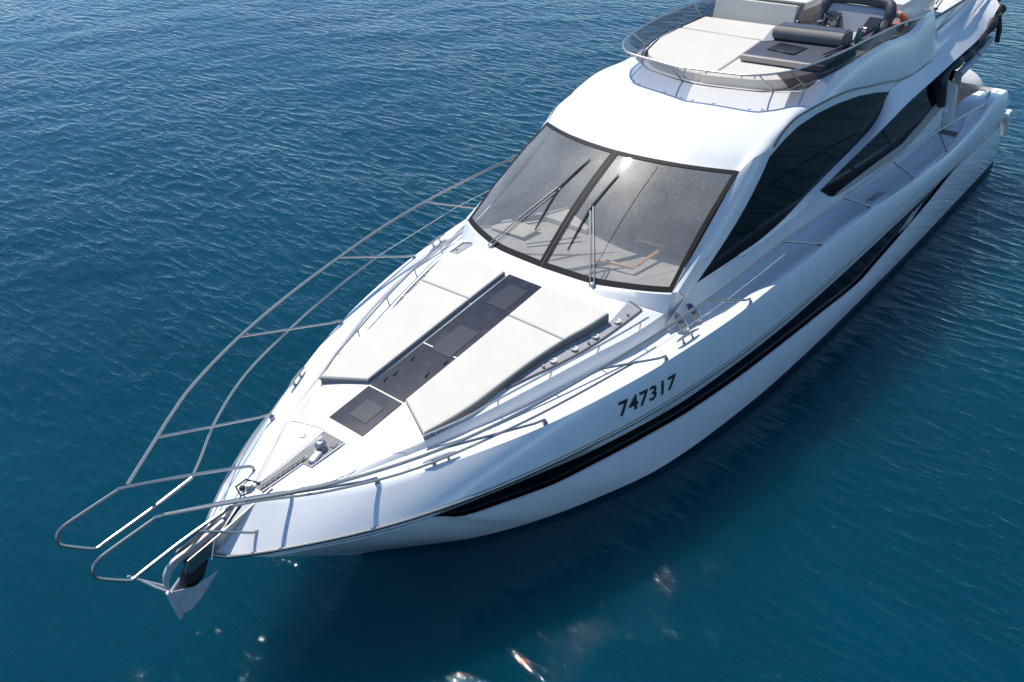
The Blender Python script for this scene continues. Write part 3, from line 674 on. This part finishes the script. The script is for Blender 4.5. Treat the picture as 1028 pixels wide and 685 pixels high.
# ------------------------------------------------------------------ pulpit and guard rails
TOP = [(10.46, .345, 2.765), (9.97, .70, 2.76), (9.52, 1.03, 2.75), (9.0, 1.36, 2.74), (8.08, 1.77, 2.735), (7.0, 2.08, 2.76), (5.97, 2.28, 2.79), (5.0, 2.43, 2.82), (4.0, 2.51, 2.84), (2.9, 2.535, 2.845), (1.95, 2.53, 2.83),
       (.8, 2.545, 2.79), (-.05, 2.55, 2.75), (-1.1, 2.56, 2.70), (-2.05, 2.55, 2.66), (-3.2, 2.54, 2.57), (-4.3, 2.52, 2.47), (-5.9, 2.51, 2.28), (-7.2, 2.50, 2.12)]
LOOP = [(9.066, .342, 1.99), (9.09, .345, 2.06), (9.22, .345, 2.14), (9.9, .335, 2.49), (10.50, .33, 2.765), (10.60, .332, 2.775), (11.05, .336, 2.745), (11.17, .338, 2.725), (11.235, .34, 2.68), (11.255, .34, 2.60), (11.22, .34, 2.52), (11.0, .335, 2.30), (10.93, .333, 2.27), (10.82, .333, 2.285),
        (10.3, .33, 2.335), (9.79, .36, 2.38)]
MID = [(9.79, .36, 2.38), (9.55, .55, 2.395), (9.0, 1.02, 2.40), (8.2, 1.50, 2.41), (7.1, 1.88, 2.44), (6.2, 2.11, 2.47), (5.23, 2.30, 2.49)]
WIRE = [(5.23, 2.30, 2.49), (3.37, 2.47, 2.51), (1.22, 2.49, 2.49)]
FEET = [(8.34, .955, 2.03), (6.44, 1.84, 2.09), (4.53, 2.30, 2.15), (2.70, 2.50, 2.19), (.55, 2.53, 2.16), (-1.3, 2.545, 2.08), (-3.25, 2.55, 1.91), (-5.0, 2.55, 1.83)]
HEADS = [(9.85, .80, 2.755), (8.06, 1.775, 2.735), (5.97, 2.28, 2.79), (4.0, 2.51, 2.84), (1.97, 2.53, 2.83), (-.02, 2.55, 2.75), (-2.0, 2.55, 2.66), (-4.28, 2.52, 2.47)]
def mk_rails(sd):
    g = empty('guard_rail'); g.parent = boat; y = lambda P: [(p[0], p[1]*sd, p[2]) for p in P]
    MB().tube(y(spline(TOP, 5)), .0185, 8).build('top_rail', 'steel', g)
    MB().tube(y(spline(LOOP, 5)), .0185, 8).build('pulpit_loop', 'steel', g)
    MB().tube(y(spline(MID, 5)), .015, 8).build('mid_rail', 'steel', g)
    MB().tube(y(WIRE), .005, 6).build('lifeline_wire', 'rustwhite', g)
    br = [(9.46, .30, 1.76), (9.50, .31, 1.79), (9.62, .32, 1.84), (10.2, .33, 2.33)]
    if sd > 0: MB().tube(y(br), .015, 8).build('pulpit_brace', 'steel', g)
    if sd > 0: MB().lathe((9.455, .30*sd, 1.755), [(.036, -.02), (.034, .02), (0, .03)], 12, axis=(.35, .6*sd, .7)).build('brace_foot', 'steel', g)
    MB().lathe((9.066, .342*sd, 1.975), [(.034, 0), (.030, .02), (.018, .03)], 12).build('loop_foot', 'steel', g)
    for k, (a, h) in enumerate(zip(FEET, HEADS)):
        a = Vector(a); h = Vector(h)
        b1_ = a+Vector((.0, 0, .05)); c1 = a+(h-a)*.1+Vector((.02, 0, .03))
        rr = .0155 if k < 4 else .014
        MB().tube(y([a, a+Vector((0, 0, .045)), c1, h]), rr, 8).build('stanchion', 'steel', g)
        MB().lathe((a.x, a.y*sd, a.z-.01), [(.036, 0), (.034, .02), (.018, .03)], 12).build('stanchion_foot', 'steel', g)
    MB().tube(y([(-7.2, 2.50, 2.12), (-7.25, 2.50, 2.06), (-7.25, 2.50, 2.0)]), .016, 8).build('rail_end', 'steel', g)
both(mk_rails)
# mooring cleats
def mk_cleat(x, sd, L=.44):
    a, b_ = F(x+.2), F(x-.2); fi = F(x); y = (fi[0]-CW(x)[0]*(.08 if x > 6 else .45)); ang = math.atan2((a[0]-b_[0]), .4)*sd; z = fi[1]-(.012 if x > 6 else -.004)
    c = empty('mooring_cleat', (x, y*sd, z)); c.parent = boat; c.rotation_euler = (0, 0, ang)
    MB().tube([(-L/2, 0, .075), (-L/4, 0, .088), (L/4, 0, .088), (L/2, 0, .075)], [.012, .019, .019, .012], 8).build('horn_bar', 'steel', c)
    for dx in (-.09, .09): MB().lathe((dx, 0, 0), [(.032, 0), (.030, .012), (.015, .02), (.014, .085)], 12).build('cleat_post', 'steel', c)
    return c
for x in (7.66, 4.02, -7.75):
    for sd in (1, -1): mk_cleat(x, sd, .44 if x > 0 else .3)
# bow fairlead clutter
bf = empty('bow_fairlead'); bf.parent = boat
MB().lathe((9.30, -.10, 2.035), [(.045, 0), (.04, .035), (.052, .065), (.0, .08)], 14).build('roller_drum', 'rustwhite', bf)
MB().box((9.36, -.16, 2.03), .06, .06, .05, .5).build('snubber_block', 'black', bf, bevel=.015)
MB().tube([(9.2, -.05, 2.05), (9.3, -.14, 2.13), (9.43, -.16, 2.10), (9.45, -.06, 2.04), (9.33, -.02, 2.03)], .012, 6).build('snubber_rope', 'rubber', bf)
# stainless bow roller arms
br_ = empty('bow_roller'); br_.parent = boat
for y in (-.105, .105):
    MB().prism([(9.15, y, 2.05), (9.15, y, 1.96), (10.0, y, 1.72), (10.30, y, 1.66), (10.36, y, 1.72), (10.30, y, 1.84), (9.9, y, 1.90)], (0, .014, 0)).build('roller_arm', 'steel', br_)
MB().prism([(9.2, -.1, 1.965), (9.2, .1, 1.965), (10.2, .1, 1.68), (10.2, -.1, 1.68)], (0, 0, .012)).build('roller_floor', 'dullsteel', br_)
MB().lathe((10.27, -.09, 1.75), [(.0, 0), (.06, 0), (.035, .09), (.06, .18), (0, .18)], 16, axis=(0, 1, 0)).build('rubber_roller', 'rubber', br_)
MB().tube([(9.95, .11, 1.88), (10.13, .30, 1.83)], .008, 6).build('roller_pin', 'steel', br_)
# black stem plate under the roller
MB().prism([(10.06, -.05, 1.74), (10.24, -.05, 1.72), (10.38, -.05, 1.58), (10.40, -.05, 1.46), (10.30, -.05, 1.37), (10.16, -.05, 1.42), (10.05, -.05, 1.60)], (0, .11, 0)).build('chafe_guard', 'rubber', br_, bevel=.03, seg=3)

# anchor
an = tag(empty('anchor', (10.3, 0, 1.5)), 'galvanised plough anchor with pointed flukes hanging from the bow roller', 'anchor')
def A(mb, name, m, bevel=0):
    mb.v = [(p[0]-10.3, p[1], p[2]-1.5) for p in mb.v]; return mb.build(name, m, an, bevel=bevel)
sh = [(9.75, .0, 1.93), (10.15, .0, 1.86), (10.40, 0, 1.84), (10.52, 0, 1.76), (10.57, 0, 1.62), (10.53, 0, 1.46)]
q = MB(); rows = []
for i, p in enumerate(spline(sh, 5)):
    t = i/25; hgt = .05+.05*t; rows.append([Vector((p.x, -.018, p.z+hgt*.3)), Vector((p.x-.04*t, -.018, p.z-hgt)), Vector((p.x-.04*t, .018, p.z-hgt)), Vector((p.x, .018, p.z+hgt*.3)), Vector((p.x, -.018, p.z+hgt*.3))])
q.grid(rows); A(q, 'shank', 'galv')
for sd in (1, -1):
    q = MB(); top = [(10.56, .0, 1.50), (10.32, .13*sd, 1.48), (10.06, .21*sd, 1.56), (10.15, .18*sd, 1.46), (10.30, .14*sd, 1.29), (10.43, .09*sd, 1.17), (10.52, 0, 1.11)]
    q.prism([Vector(p) for p in top], (-.03, -.01*sd, -.02)); A(q, 'fluke', 'galv', .006)
q = MB(); q.prism([(10.58, -.03, 1.50), (10.58, .03, 1.50), (10.55, .03, 1.2), (10.54, 0, 1.04), (10.55, -.03, 1.2)], (-.06, 0, 0)); A(q, 'fluke_keel', 'galv', .01)
q = MB(); q.tube([(10.50, -.10, 1.46), (10.70, -.22, 1.66), (10.80, -.24, 1.80)], [.02, .016, .012], 8); q.tube([(10.50, .02, 1.44), (10.62, -.12, 1.56), (10.70, -.22, 1.66)], .014, 8); A(q, 'roll_bar', 'galv')
q = MB(); q.tube([(9.75, -.02, 1.95), (9.68, .03, 1.97), (9.63, 0, 1.98), (9.68, -.03, 1.96)], .012, 6, closed=True); A(q, 'shackle', 'dullsteel')

# ------------------------------------------------------------------ registration number on both bows
def number(sd):
    fc = bpy.data.curves.new('registration_number', 'FONT'); fc.body = '747317'; fc.size = .30; fc.extrude = .0; fc.space_character = 1.10; fc.resolution_u = 6; fc.offset = .006
    fo = bpy.data.objects.new('tmp', fc); COL.objects.link(fo); bpy.context.view_layer.update()
    me_ = bpy.data.meshes.new_from_object(fo.evaluated_get(bpy.context.evaluated_depsgraph_get())); bpy.data.objects.remove(fo)
    bm = bmesh.new(); bm.from_mesh(me_)
    bmesh.ops.subdivide_edges(bm, edges=[e for e in bm.edges if e.calc_length() > .03], cuts=3, use_grid_fill=False); bmesh.ops.triangulate(bm, faces=bm.faces)
    xs_ = [v.co.x for v in bm.verts]; x0, x1 = min(xs_), max(xs_); Lx = 1.02
    for v in bm.verts:
        uu = (v.co.x-x0)/(x1-x0); hh = v.co.y/.30
        xx = (5.45-Lx*uu) if sd > 0 else (4.43+Lx*uu)
        zz = mix(1.745, 1.70, (5.50-xx)/Lx)+hh*.30
        xx += .05*hh*0
        p, q_ = Vector((xx, *F(xx))), Vector((xx, *Rb(xx))); lo, hi = 0, 1
        for _ in range(30):
            m_ = (lo+hi)/2
            if bulwark(p, q_, m_).z > zz: lo = m_
            else: hi = m_
        w_ = bulwark(p, q_, lo); v.co = Vector((xx, (w_.y+.006)*sd, w_.z))
    bm.to_mesh(me_); bm.free(); me_.materials.clear(); me_.materials.append(MT['ink'])
    o = bpy.data.objects.new('registration_number', me_); COL.objects.link(o); o.parent = boat; return o
both(number)

# ------------------------------------------------------------------ flybridge
fb = empty('flybridge_windshield'); fb.parent = boat
VT = [(.82, 0, 4.55), (.76, .34, 4.55), (.64, .98, 4.55), (.50, 1.20, 4.55), (.30, 1.37, 4.55), (-.09, 1.55, 4.55), (-1.0, 1.72, 4.56), (-2.2, 1.79, 4.555), (-3.4, 1.77, 4.48), (-4.3, 1.75, 4.37), (-4.75, 1.74, 4.33)]
VB = [(.30, 0, 4.15), (.25, .34, 4.15), (.08, .92, 4.14), (-.08, 1.18, 4.145), (-.28, 1.36, 4.16), (-.62, 1.54, 4.22), (-1.3, 1.665, 4.27), (-2.4, 1.70, 4.305), (-3.4, 1.70, 4.25), (-4.15, 1.70, 4.20), (-4.7, 1.71, 4.32)]
PT = spline(VT, 6); PB = spline(VB, 6)
for sd in (1, -1):
    q = MB(); i0 = 0; i1 = 24 if sd > 0 else 60
    q.grid([[b_+Vector((0, 0, -.01)), mix(a, b_, .5), a] for a, b_ in zip(PT[:i1+1], PB[:i1+1])]); flip(q, sd); q.build('tinted_screen', 'smoke' if sd > 0 else 'smokeblue', fb)
    if sd > 0:
        q = MB(); q.grid([[b_+Vector((0, 0, -.01)), mix(a, b_, .5), a] for a, b_ in zip(PT[24:], PB[24:])]); q.build('tinted_screen', 'smokedark', fb)
P = [(p.x, -p.y, p.z+.006) for p in PT[::-1]]+[(p.x, p.y, p.z+.006) for p in PT[1:]]
MB().tube(P, .0165, 8).build('handrail', 'steel', fb)
P = [(p.x+.012, -p.y, p.z+.012) for p in PB[:40][::-1]]+[(p.x+.012, p.y, p.z+.012) for p in PB[1:40]]
MB().tube(P, .009, 6).build('lower_trim', 'black', fb)
for k, sd in ((4, -1), (18, 1), (20, -1), (28, 1), (32, -1), (44, -1)):
    a, b_ = PT[k], PB[k]
    MB().tube([(a.x, a.y*sd, a.z), (b_.x, b_.y*sd, b_.z-.01)], .013, 8).build('screen_post', 'steel', fb)
for k in (2, 7, 12, 16):
    for sd in (1, -1):
        a, b_ = PT[k], PB[k]; p = mix(a, b_, .08); MB().tube([(p.x-.01, p.y*sd, p.z+.02), (p.x+.025, p.y*sd, p.z-.02)], .012, 6).build('screen_clip', 'dullsteel', fb)

# flybridge sole, dark inner lining
q = MB(); q.grid([[Vector((x, y*1.66, 4.115)) for y in (-1, 0, 1)] for x in (-.9, -8.2)]); q.build('flybridge_sole', 'tender', boat)
def mk_lining(sd):
    q = MB(); q.grid([[Vector((b_.x-.03, b_.y-.03, 4.11)), Vector((b_.x-.02, b_.y-.02, b_.z-.01))] for b_ in PB[18:]]); flip(q, sd); return q.build('coaming_lining', 'greige', boat)
both(mk_lining)

# sunbathing pad at the front of the flybridge
pad = empty('flybridge_sun_pad', (-1.2, -.4, 4.12))
def padpoly(name, pts, z, h, m, bev=.03):
    q = MB().prism([Vector((x+1.2, y+.4, z-4.12)) for x, y in pts], (0, 0, -h)); o = q.build(name, m, pad, bevel=bev, seg=3); return o
front = [(p.x-.10, p.y-.045) for p in PB[2:27:2]]; frontS = [(p.x-.10, -(p.y-.045)) for p in PB[2:27:2]]
def clipx(P, x): return [p for p in P if p[0] > x]
padpoly('cushion', [(-1.94, -.02), (-.95, .10), (-.03, .20)]+[(.17, 0)]+[p for p in frontS]+[(-1.2, -1.60), (-1.90, -1.64)], 4.295, .15, 'cushion')
padpoly('cushion', [(-1.95, -1.64), (-2.8, -1.64), (-2.93, .02), (-1.98, .02), (-1.955, -.5)][::-1], 4.295, .15, 'cushion')
padpoly('cushion', [(-.02, .215), (.16, .03)]+front[:-2]+[(-.86, 1.50), (-.80, .9), (-.93, .13)], 4.292, .15, 'cushion')
tag(pad, 'cream sun pad filling the front of the flybridge inside the curved rail', 'sun pad')

# backrest and sofa behind the pad
so = tag(empty('flybridge_sofa', (-3.6, -.8, 4.12)), 'beige flybridge sofa whose tall back faces the sun pad', 'sofa')
def SO(mb, name, m, **k): mb.v = [(p[0]+3.6, p[1]+.8, p[2]-4.12) for p in mb.v]; return mb.build(name, m, so, **k)
SO(MB().prism([(-2.86, -1.55, 4.14), (-2.96, .02, 4.14), (-3.12, .02, 4.62), (-3.02, -1.55, 4.62)], (-.05, 0, 0)), 'backrest_face', 'cushion', bevel=.015)
SO(MB().prism([(-3.00, .035, 4.13), (-3.02, .07, 4.13), (-3.18, .07, 4.64), (-3.16, .035, 4.64)], (-.16, 0, 0)), 'backrest_end', 'greige', bevel=.02)
SO(MB().prism([(-3.09, -1.57, 4.60), (-3.19, .07, 4.60), (-3.19, .07, 4.655), (-3.09, -1.57, 4.655)], (-.10, 0, 0)), 'backrest_piping', 'greige', bevel=.02)
SO(MB().box((-4.05, -.75, 4.50), 1.45, 1.5, .14, -.06), 'seat_cushion', 'cushion', bevel=.04, seg=3)
SO(MB().box((-4.05, -.75, 4.27), 1.38, 1.44, .32, -.06), 'seat_base', 'greige', bevel=.02)

# helm console
hc = empty('helm_console'); hc.parent = boat
MB().prism([(-.70, .24, 4.40), (-.84, 1.60, 4.40), (-.92, 1.61, 4.40), (-.78, .22, 4.40)], (0, 0, -.09)).build('front_ledge', 'taupe', hc, bevel=.012)
MB().prism([(-.78, .24, 4.405), (-.92, 1.60, 4.405), (-2.05, 1.62, 4.43), (-1.9, .20, 4.43)], (0, 0, -.32)).build('console_top', 'dash', hc, bevel=.01)
q = MB(); rows = []
for y0 in np.linspace(.30, 1.44, 8):
    x0 = -1.70-.13*(y0-.3); prof = [(0, 4.42), (.05, 4.46), (.06, 4.52), (.03, 4.59), (-.04, 4.635), (-.36, 4.61), (-.40, 4.57), (-.42, 4.42)]
    rows.append([Vector((x0+a, y0, z)) for a, z in prof])
q.grid(rows); q.add([tuple(v) for v in rows[0]], [tuple(range(8))]); q.add([tuple(v) for v in rows[-1]], [tuple(range(8))[::-1]]); q.build('instrument_hood', 'greige', hc)
MB().prism([(-1.78, .32, 4.640), (-1.92, 1.42, 4.640), (-2.18, 1.42, 4.632), (-2.04, .32, 4.632)], (0, 0, -.01)).build('hood_top', 'dash', hc)
MB().add([(-1.45, .22, 4.43), (-1.75, .10, 4.43), (-1.85, .28, 4.43), (-1.62, .36, 4.43), (-1.74, .26, 4.60)], [(0, 1, 4), (1, 2, 4), (2, 3, 4), (3, 0, 4)]).build('side_fairing', 'gel', hc, smooth=False)
MB().box((-1.32, .75, 4.428), .42, .5, .01, -.1).build('chart_plotter', 'black', hc, bevel=.003)
MB().lathe((-2.16, .50, 4.61), [(.05, 0), (.05, .02), (.03, .04), (0, .05)], 14).build('compass', 'black', hc)
sw = empty('steering_wheel'); sw.parent = boat
wc = Vector((-2.62, .78, 4.60)); ax = Vector((-.75, -.05, .66)).normalized(); a_ = ax.orthogonal().normalized(); b_ = ax.cross(a_)
MB().tube([wc+(a_*math.cos(t)+b_*math.sin(t))*.19 for t in np.linspace(0, 2*math.pi, 28, endpoint=False)], .015, 8, closed=True).build('wheel_rim', 'black', sw)
for t in (.5, 2.6, 4.7): MB().tube([wc, wc+(a_*math.cos(t)+b_*math.sin(t))*.18], .011, 6).build('spoke', 'steel', sw)
MB().lathe(wc-ax*.06, [(.0, .09), (.045, .08), (.05, .04), (.03, -.12)], 14, axis=ax).build('hub', 'black', sw)
# double helm seat
hs = empty('helm_seat'); hs.parent = boat
def bolster(pts, rad, name, m):
    return MB().tube(spline(pts, 6), rad, 12).build(name, m, hs)
MB().prism([(-3.30, .42, 4.24), (-3.50, .42, 4.66), (-3.52, 1.52, 4.66), (-3.34, 1.52, 4.24)], (-.12, 0, 0)).build('backrest', 'greyseat', hs, bevel=.04, seg=3)
bolster([(-3.26, .38, 4.22), (-3.38, .38, 4.45), (-3.50, .40, 4.66), (-3.58, .50, 4.74), (-3.60, .97, 4.76), (-3.60, 1.42, 4.74), (-3.52, 1.54, 4.66), (-3.42, 1.56, 4.45), (-3.30, 1.56, 4.22)], [.07]*10+[.095]*30+[.07]*9, 'bolster_frame', 'charcoal')
MB().prism([(-2.86, .44, 4.26), (-3.34, .44, 4.27), (-3.38, 1.52, 4.27), (-2.92, 1.52, 4.26)], (0, 0, -.10)).build('seat_cushion', 'greyseat', hs, bevel=.035, seg=3)
for y in (.50, 1.22): MB().prism([(-2.88, y, 4.285), (-3.30, y, 4.295), (-3.42, y+.02, 4.52), (-3.43, y+.22, 4.52), (-3.31, y+.24, 4.295), (-2.90, y+.24, 4.285)], (.014, 0, .014)).build('seat_pad', 'charcoal', hs, smooth=False)
MB().prism([(-2.95, .5, 4.16), (-3.4, .5, 4.16), (-3.4, 1.46, 4.16), (-2.95, 1.46, 4.16)], (0, 0, -.05)).build('seat_base', 'gel', hs, bevel=.02)
# wet bar unit aft of the seat
wb_ = empty('wet_bar'); wb_.parent = boat
MB().prism([(-4.15, .85, 4.62), (-4.15, 1.52, 4.62), (-6.0, 1.50, 4.62), (-6.0, .7, 4.62)], (0, 0, -.03)).build('worktop', 'gel', wb_, bevel=.012)
MB().prism([(-4.18, .87, 4.59), (-4.18, 1.50, 4.59), (-5.98, 1.48, 4.59), (-5.98, .72, 4.59)], (0, 0, -.48)).build('cabinet', 'gel', wb_, bevel=.02)
for y in (1.05, 1.38): MB().box((-4.172, y, 4.42), .012, .03, .06).build('cabinet_latch', 'blue', wb_)
# gear lying inside the port side screen
def at(o, loc): return place(o, loc)
lr = tag(empty('lifebuoy', (-3.72, 1.60, 4.42)), 'orange lifebuoy wedged between the helm seat and the side screen', 'lifebuoy')
q = MB(); cc = Vector((0, 0, 0)); n1 = Vector((.9, .35, .3)).normalized(); e1 = n1.orthogonal().normalized(); e2 = n1.cross(e1)
q.tube([cc+(e1*math.cos(a)+e2*math.sin(a))*.13 for a in np.linspace(0, 2*math.pi, 24, endpoint=False)], .058, 10, closed=True); q.build('ring', 'orange', lr)
for a in (.7, 2.3, 3.9, 5.4):
    p = cc+(e1*math.cos(a)+e2*math.sin(a))*.13; tg = (-e1*math.sin(a)+e2*math.cos(a)); MB().tube([p-tg*.022, p+tg*.022], .0605, 10).build('reflective_band', 'rustwhite', lr)
lj = at(MB().prism([(-3.55, 1.55, 4.14), (-3.95, 1.58, 4.14), (-4.0, 1.60, 4.36), (-3.62, 1.60, 4.40)], (0, -.07, 0)).build('lifejacket', 'orange', None, bevel=.03, seg=3), (-3.75, 1.57, 4.14)); tag(lj, 'folded orange lifejacket standing behind the tinted screen', 'lifejacket')
rd = empty('fishing_rod', (-2.2, 1.50, 4.43)); tag(rd, 'dark fishing rod with a reel lying along the inside of the side screen', 'fishing rod')
MB().tube([(1.05, -.02, -.0), (.2, .02, .05), (-.5, .06, .12), (-1.0, .08, .18)], [.008, .012, .017, .019], 8).build('rod_blank', 'black', rd)
MB().lathe((-.42, -.02, .11), [(0, -.03), (.04, -.03), (.035, 0), (.04, .03), (0, .03)], 12, axis=(0, 1, 0)).build('reel', 'steel', rd)
rd2 = at(MB().tube([(-1.25, 1.40, 4.45), (-2.0, 1.50, 4.46), (-2.9, 1.58, 4.52)], [.014, .024, .026], 8).build('boat_hook', 'charcoal', None), (-2.0, 1.5, 4.45)); tag(rd2, 'dark telescopic boat hook beside the fishing rod', 'boat hook')
bo = at(MB().lathe((-2.05, 1.60, 4.45), [(0, 0), (.038, 0), (.038, .17), (.018, .21), (.018, .26), (0, .26)], 14).build('water_bottle', 'green', None), (-2.05, 1.60, 4.45)); tag(bo, 'dark green bottle standing by the side screen on the console', 'bottle')

# aft rail, davit bracket and folded cockpit awning under the overhang
for sd in (1, -1):
    P = [(-5.45, 1.70*sd, 3.80), (-5.9, 1.72*sd, 3.86), (-6.6, 1.74*sd, 3.98), (-7.4, 1.74*sd, 4.10), (-8.3, 1.74*sd, 4.26)]
    MB().tube(spline(P, 4), .022, 8).build('aft_handrail', 'steel', boat)
    MB().box((-5.50, 1.72*sd, 3.78), .16, .12, .12, .1).build('rail_bracket', 'dullsteel', boat, bevel=.02)
    P = [(-5.6, 1.62*sd, 4.2), (-6.3, 1.62*sd, 4.5), (-7.6, 1.6*sd, 4.9)]
    for dz in (0, .14): MB().tube([(x, y, z+dz) for x, y, z in P], .014, 6).build('bimini_strut', 'steel', boat)
    q = MB(); q.grid([[Vector((x, 1.52*sd, 4.12)), Vector((x, 1.58*sd, 4.55))] for x in (-5.5, -8.0)]); q.build('smoked_panel', 'smoke', boat)
MB().prism([(-4.98, 1.80, 4.372), (-5.06, 1.76, 4.372), (-5.14, 1.80, 4.372), (-5.06, 1.84, 4.372)], (0, 0, .03)).build('navigation_light', 'black', boat)

# ------------------------------------------------------------------ stern
pl = empty('swim_platform'); pl.parent = boat
MB().prism([(-8.6, -2.35, .62), (-8.6, 2.35, .62), (-9.5, 2.30, .62), (-9.75, 2.05, .62), (-9.75, -2.05, .62), (-9.5, -2.30, .62)], (0, 0, -.22)).build('platform', 'gel', pl, bevel=.04, seg=3)
MB().prism([(-8.7, -2.25, .628), (-8.7, 2.25, .628), (-9.4, 2.2, .628), (-9.6, 1.95, .628), (-9.6, -1.95, .628), (-9.4, -2.2, .628)], (0, 0, -.01)).build('teak_surface', 'teak', pl)
def mk_quarter(sd):
    q = MB().prism([(-8.62, 2.67, 1.44), (-8.78, 2.67, 1.52), (-8.98, 2.66, 1.50), (-9.22, 2.62, 1.05), (-9.30, 2.58, .82), (-9.12, 2.60, .80), (-8.92, 2.64, 1.12), (-8.70, 2.66, 1.36)], (0, -.26, 0)); flip(q, sd)
    return q.build('quarter_fairing', 'gel', boat, bevel=.04, seg=3)
both(mk_quarter)
both(lambda sd: flip(MB().grid([[Vector((x, y+.004, z)), Vector((x, y+.012, z-.04))] for x, y, z in ((-7.0, 2.535, .50), (-8.0, 2.53, .60), (-8.9, 2.50, .74))]), sd).build('exhaust_moulding', 'black', boat))
# transom gate, steps and cockpit corner on both sides
def mk_corner(sd):
    g = empty('boarding_gate'); g.parent = boat
    flip(MB().prism([(-6.0, 2.06, 1.80), (-6.0, 2.38, 1.80), (-7.45, 2.28, 1.72), (-7.45, 2.0, 1.72)], (0, 0, -.05)), sd).build('teak_step', 'teak', g)
    flip(MB().prism([(-6.42, 1.93, 1.72), (-6.46, 2.16, 1.72), (-6.50, 2.10, 2.35), (-6.50, 2.08, 2.62), (-6.48, 1.80, 2.72), (-6.42, 1.76, 2.5)], (-.06, 0, 0)), sd).build('gate_panel', 'gel', g, bevel=.03, seg=3)
    flip(MB().prism([(-6.60, 1.98, 2.52), (-6.62, 2.10, 2.52), (-6.62, 2.06, 2.86), (-6.60, 1.90, 2.86)], (-.05, 0, 0)), sd).build('gate_cushion', 'tan', g, bevel=.012)
    flip(MB().lathe((-6.40, 1.96, 2.12), [(.0, .04), (.06, .03), (.07, 0)], 14, axis=(.8, .5, .2)), sd).build('gate_light', 'gel', g)
    flip(MB().grid([[Vector((x, 2.40, 2.06-.3*0)), Vector((x, 2.36, 1.55))] for x in (-6.5, -8.4)]), sd).build('inner_bulwark', 'tender', g)
    return g
both(mk_corner)
aw = empty('folded_awning'); aw.parent = boat
q = MB(); P = [(-5.3, 2.02, 2.98), (-5.9, 2.06, 3.18), (-6.5, 2.08, 3.20), (-7.1, 2.10, 3.30), (-7.6, 2.12, 3.52), (-8.1, 2.12, 3.78)]
q.tube(spline(P, 5), [.10+.03*math.sin(i*1.3) for i in range(26)], 10); q.build('canvas_roll', 'rubber', aw)
for p0, p1, rr in (((-6.1, 2.16, 2.96), (-6.9, 2.18, 3.10), .075), ((-6.95, 2.18, 3.12), (-7.6, 2.2, 3.3), .07)): MB().tube([p0, p1], rr, 12).build('fender_tube', 'greyseat', aw)
MB().tube([(-7.9, 2.16, 3.72), (-8.0, 2.22, 3.40), (-7.98, 2.24, 3.14)], [.06, .055, .05], 10).build('hanging_strap_bundle', 'rubber', aw)
MB().tube([(-5.6, 1.95, 3.0), (-5.75, 1.98, 2.6), (-5.9, 2.0, 2.40)], [.16, .14, .10], 10).build('gathered_curtain', 'rubber', aw)
# tender on its platform chocks
td = tag(empty('inflatable_tender', (-9.35, .10, .90)), 'cream covered inflatable tender carried across the stern', 'tender')
q = MB(); rows = []
for i in range(25):
    t = .5-.5*math.cos(math.pi*i/24); yy = -2.1+t*3.95; end = max(0, 1-abs(2*t-1)**3.2); w_ = .04+.66*end**.5; h_ = .04+.55*end**.5; row = []
    for k in range(25):
        a = 2*math.pi*k/24; wob = 1+.02*math.sin(7*a+9*t)+.015*math.sin(15*t+3*a)
        row.append(Vector((w_*math.cos(a)*wob, yy-.1, .72+h_*math.sin(a)*wob)))
    rows.append(row)
q.grid(rows); n_ = 25
q.add([tuple(v) for v in rows[0]], [tuple(range(24))]); q.add([tuple(v) for v in rows[-1]], [tuple(range(24))[::-1]])
q.build('cover', 'tender', td, sharp=70)
for y in (-1.2, 0, 1.2): MB().prism([(-.38, y, -.27), (.38, y, -.27), (.42, y, .38), (-.42, y, .38)], (0, .08, 0)).build('chock', 'black', td)
MB().tube([(.66*math.cos(a), 1.0, .72+.56*math.sin(a)) for a in np.linspace(-.5, 3.6, 18)], .014, 6).build('lashing_strap', 'tan', td)

# air vent and shoes on the port side deck
vt = empty('deck_air_vent'); vt.parent = boat
for k in range(3): MB().tube([(-1.85-.02*k, 2.30+.035*k, dk(-2)+.03), (-2.35-.02*k, 2.30+.035*k, dk(-2.3)+.03)], .012, 6).build('vent_slat', 'dullsteel', vt)
def shoe(x, y, lab):
    s_ = tag(empty('deck_shoe', (x, y, dk(x)+.004)), lab, 'shoe', 'shoes leaning on the cabin side')
    tilt = Matrix.Rotation(R(8), 4, 'Z') @ Matrix.Rotation(R(-50), 4, 'X')
    def T(mb, name, m): mb.v = [tuple(tilt @ Vector(p)) for p in mb.v]; return mb.build(name, m, s_)
    rows = []
    for t in np.linspace(0, 1, 12):
        ww = .040+.018*math.sin(math.pi*min(1, t*1.15))+.006; ww *= (1-max(0, (t-.85)/.15)**2*.6)
        rows.append([Vector((ww*math.cos(a), -.29*t, .012+.012*math.sin(a))) for a in np.linspace(0, 2*math.pi, 13)])
    q = MB().grid(rows); T(q, 'sole', 'rustwhite')
    rows = []
    for t in np.linspace(.48, 1, 9):
        ww = .052*(1-max(0, (t-.8)/.2)**2*.55); hh = .075*(1-(t-.48)*.9)
        rows.append([Vector((ww*math.cos(a), -.285*t, .022+hh*math.sin(a))) for a in np.linspace(0, math.pi, 10)])
    q = MB().grid(rows); T(q, 'upper', 'blue')
    q = MB().tube([(.045*math.cos(a), -.075+.07*math.sin(a), .05) for a in np.linspace(.3, 2.84, 10)]+[(-.046, -.15, .06)], .014, 6); T(q, 'heel_collar', 'rustwhite')
    q = MB().tube([(0, -.03, .028), (0, -.14, .028)], .032, 8); T(q, 'insole', 'tan')
    return s_
shoe(3.80, 2.14, 'blue and white deck shoe leaning on the cabin side, the one nearer the bow')
shoe(3.50, 2.16, 'blue and white deck shoe leaning on the cabin side, the one nearer the stern')
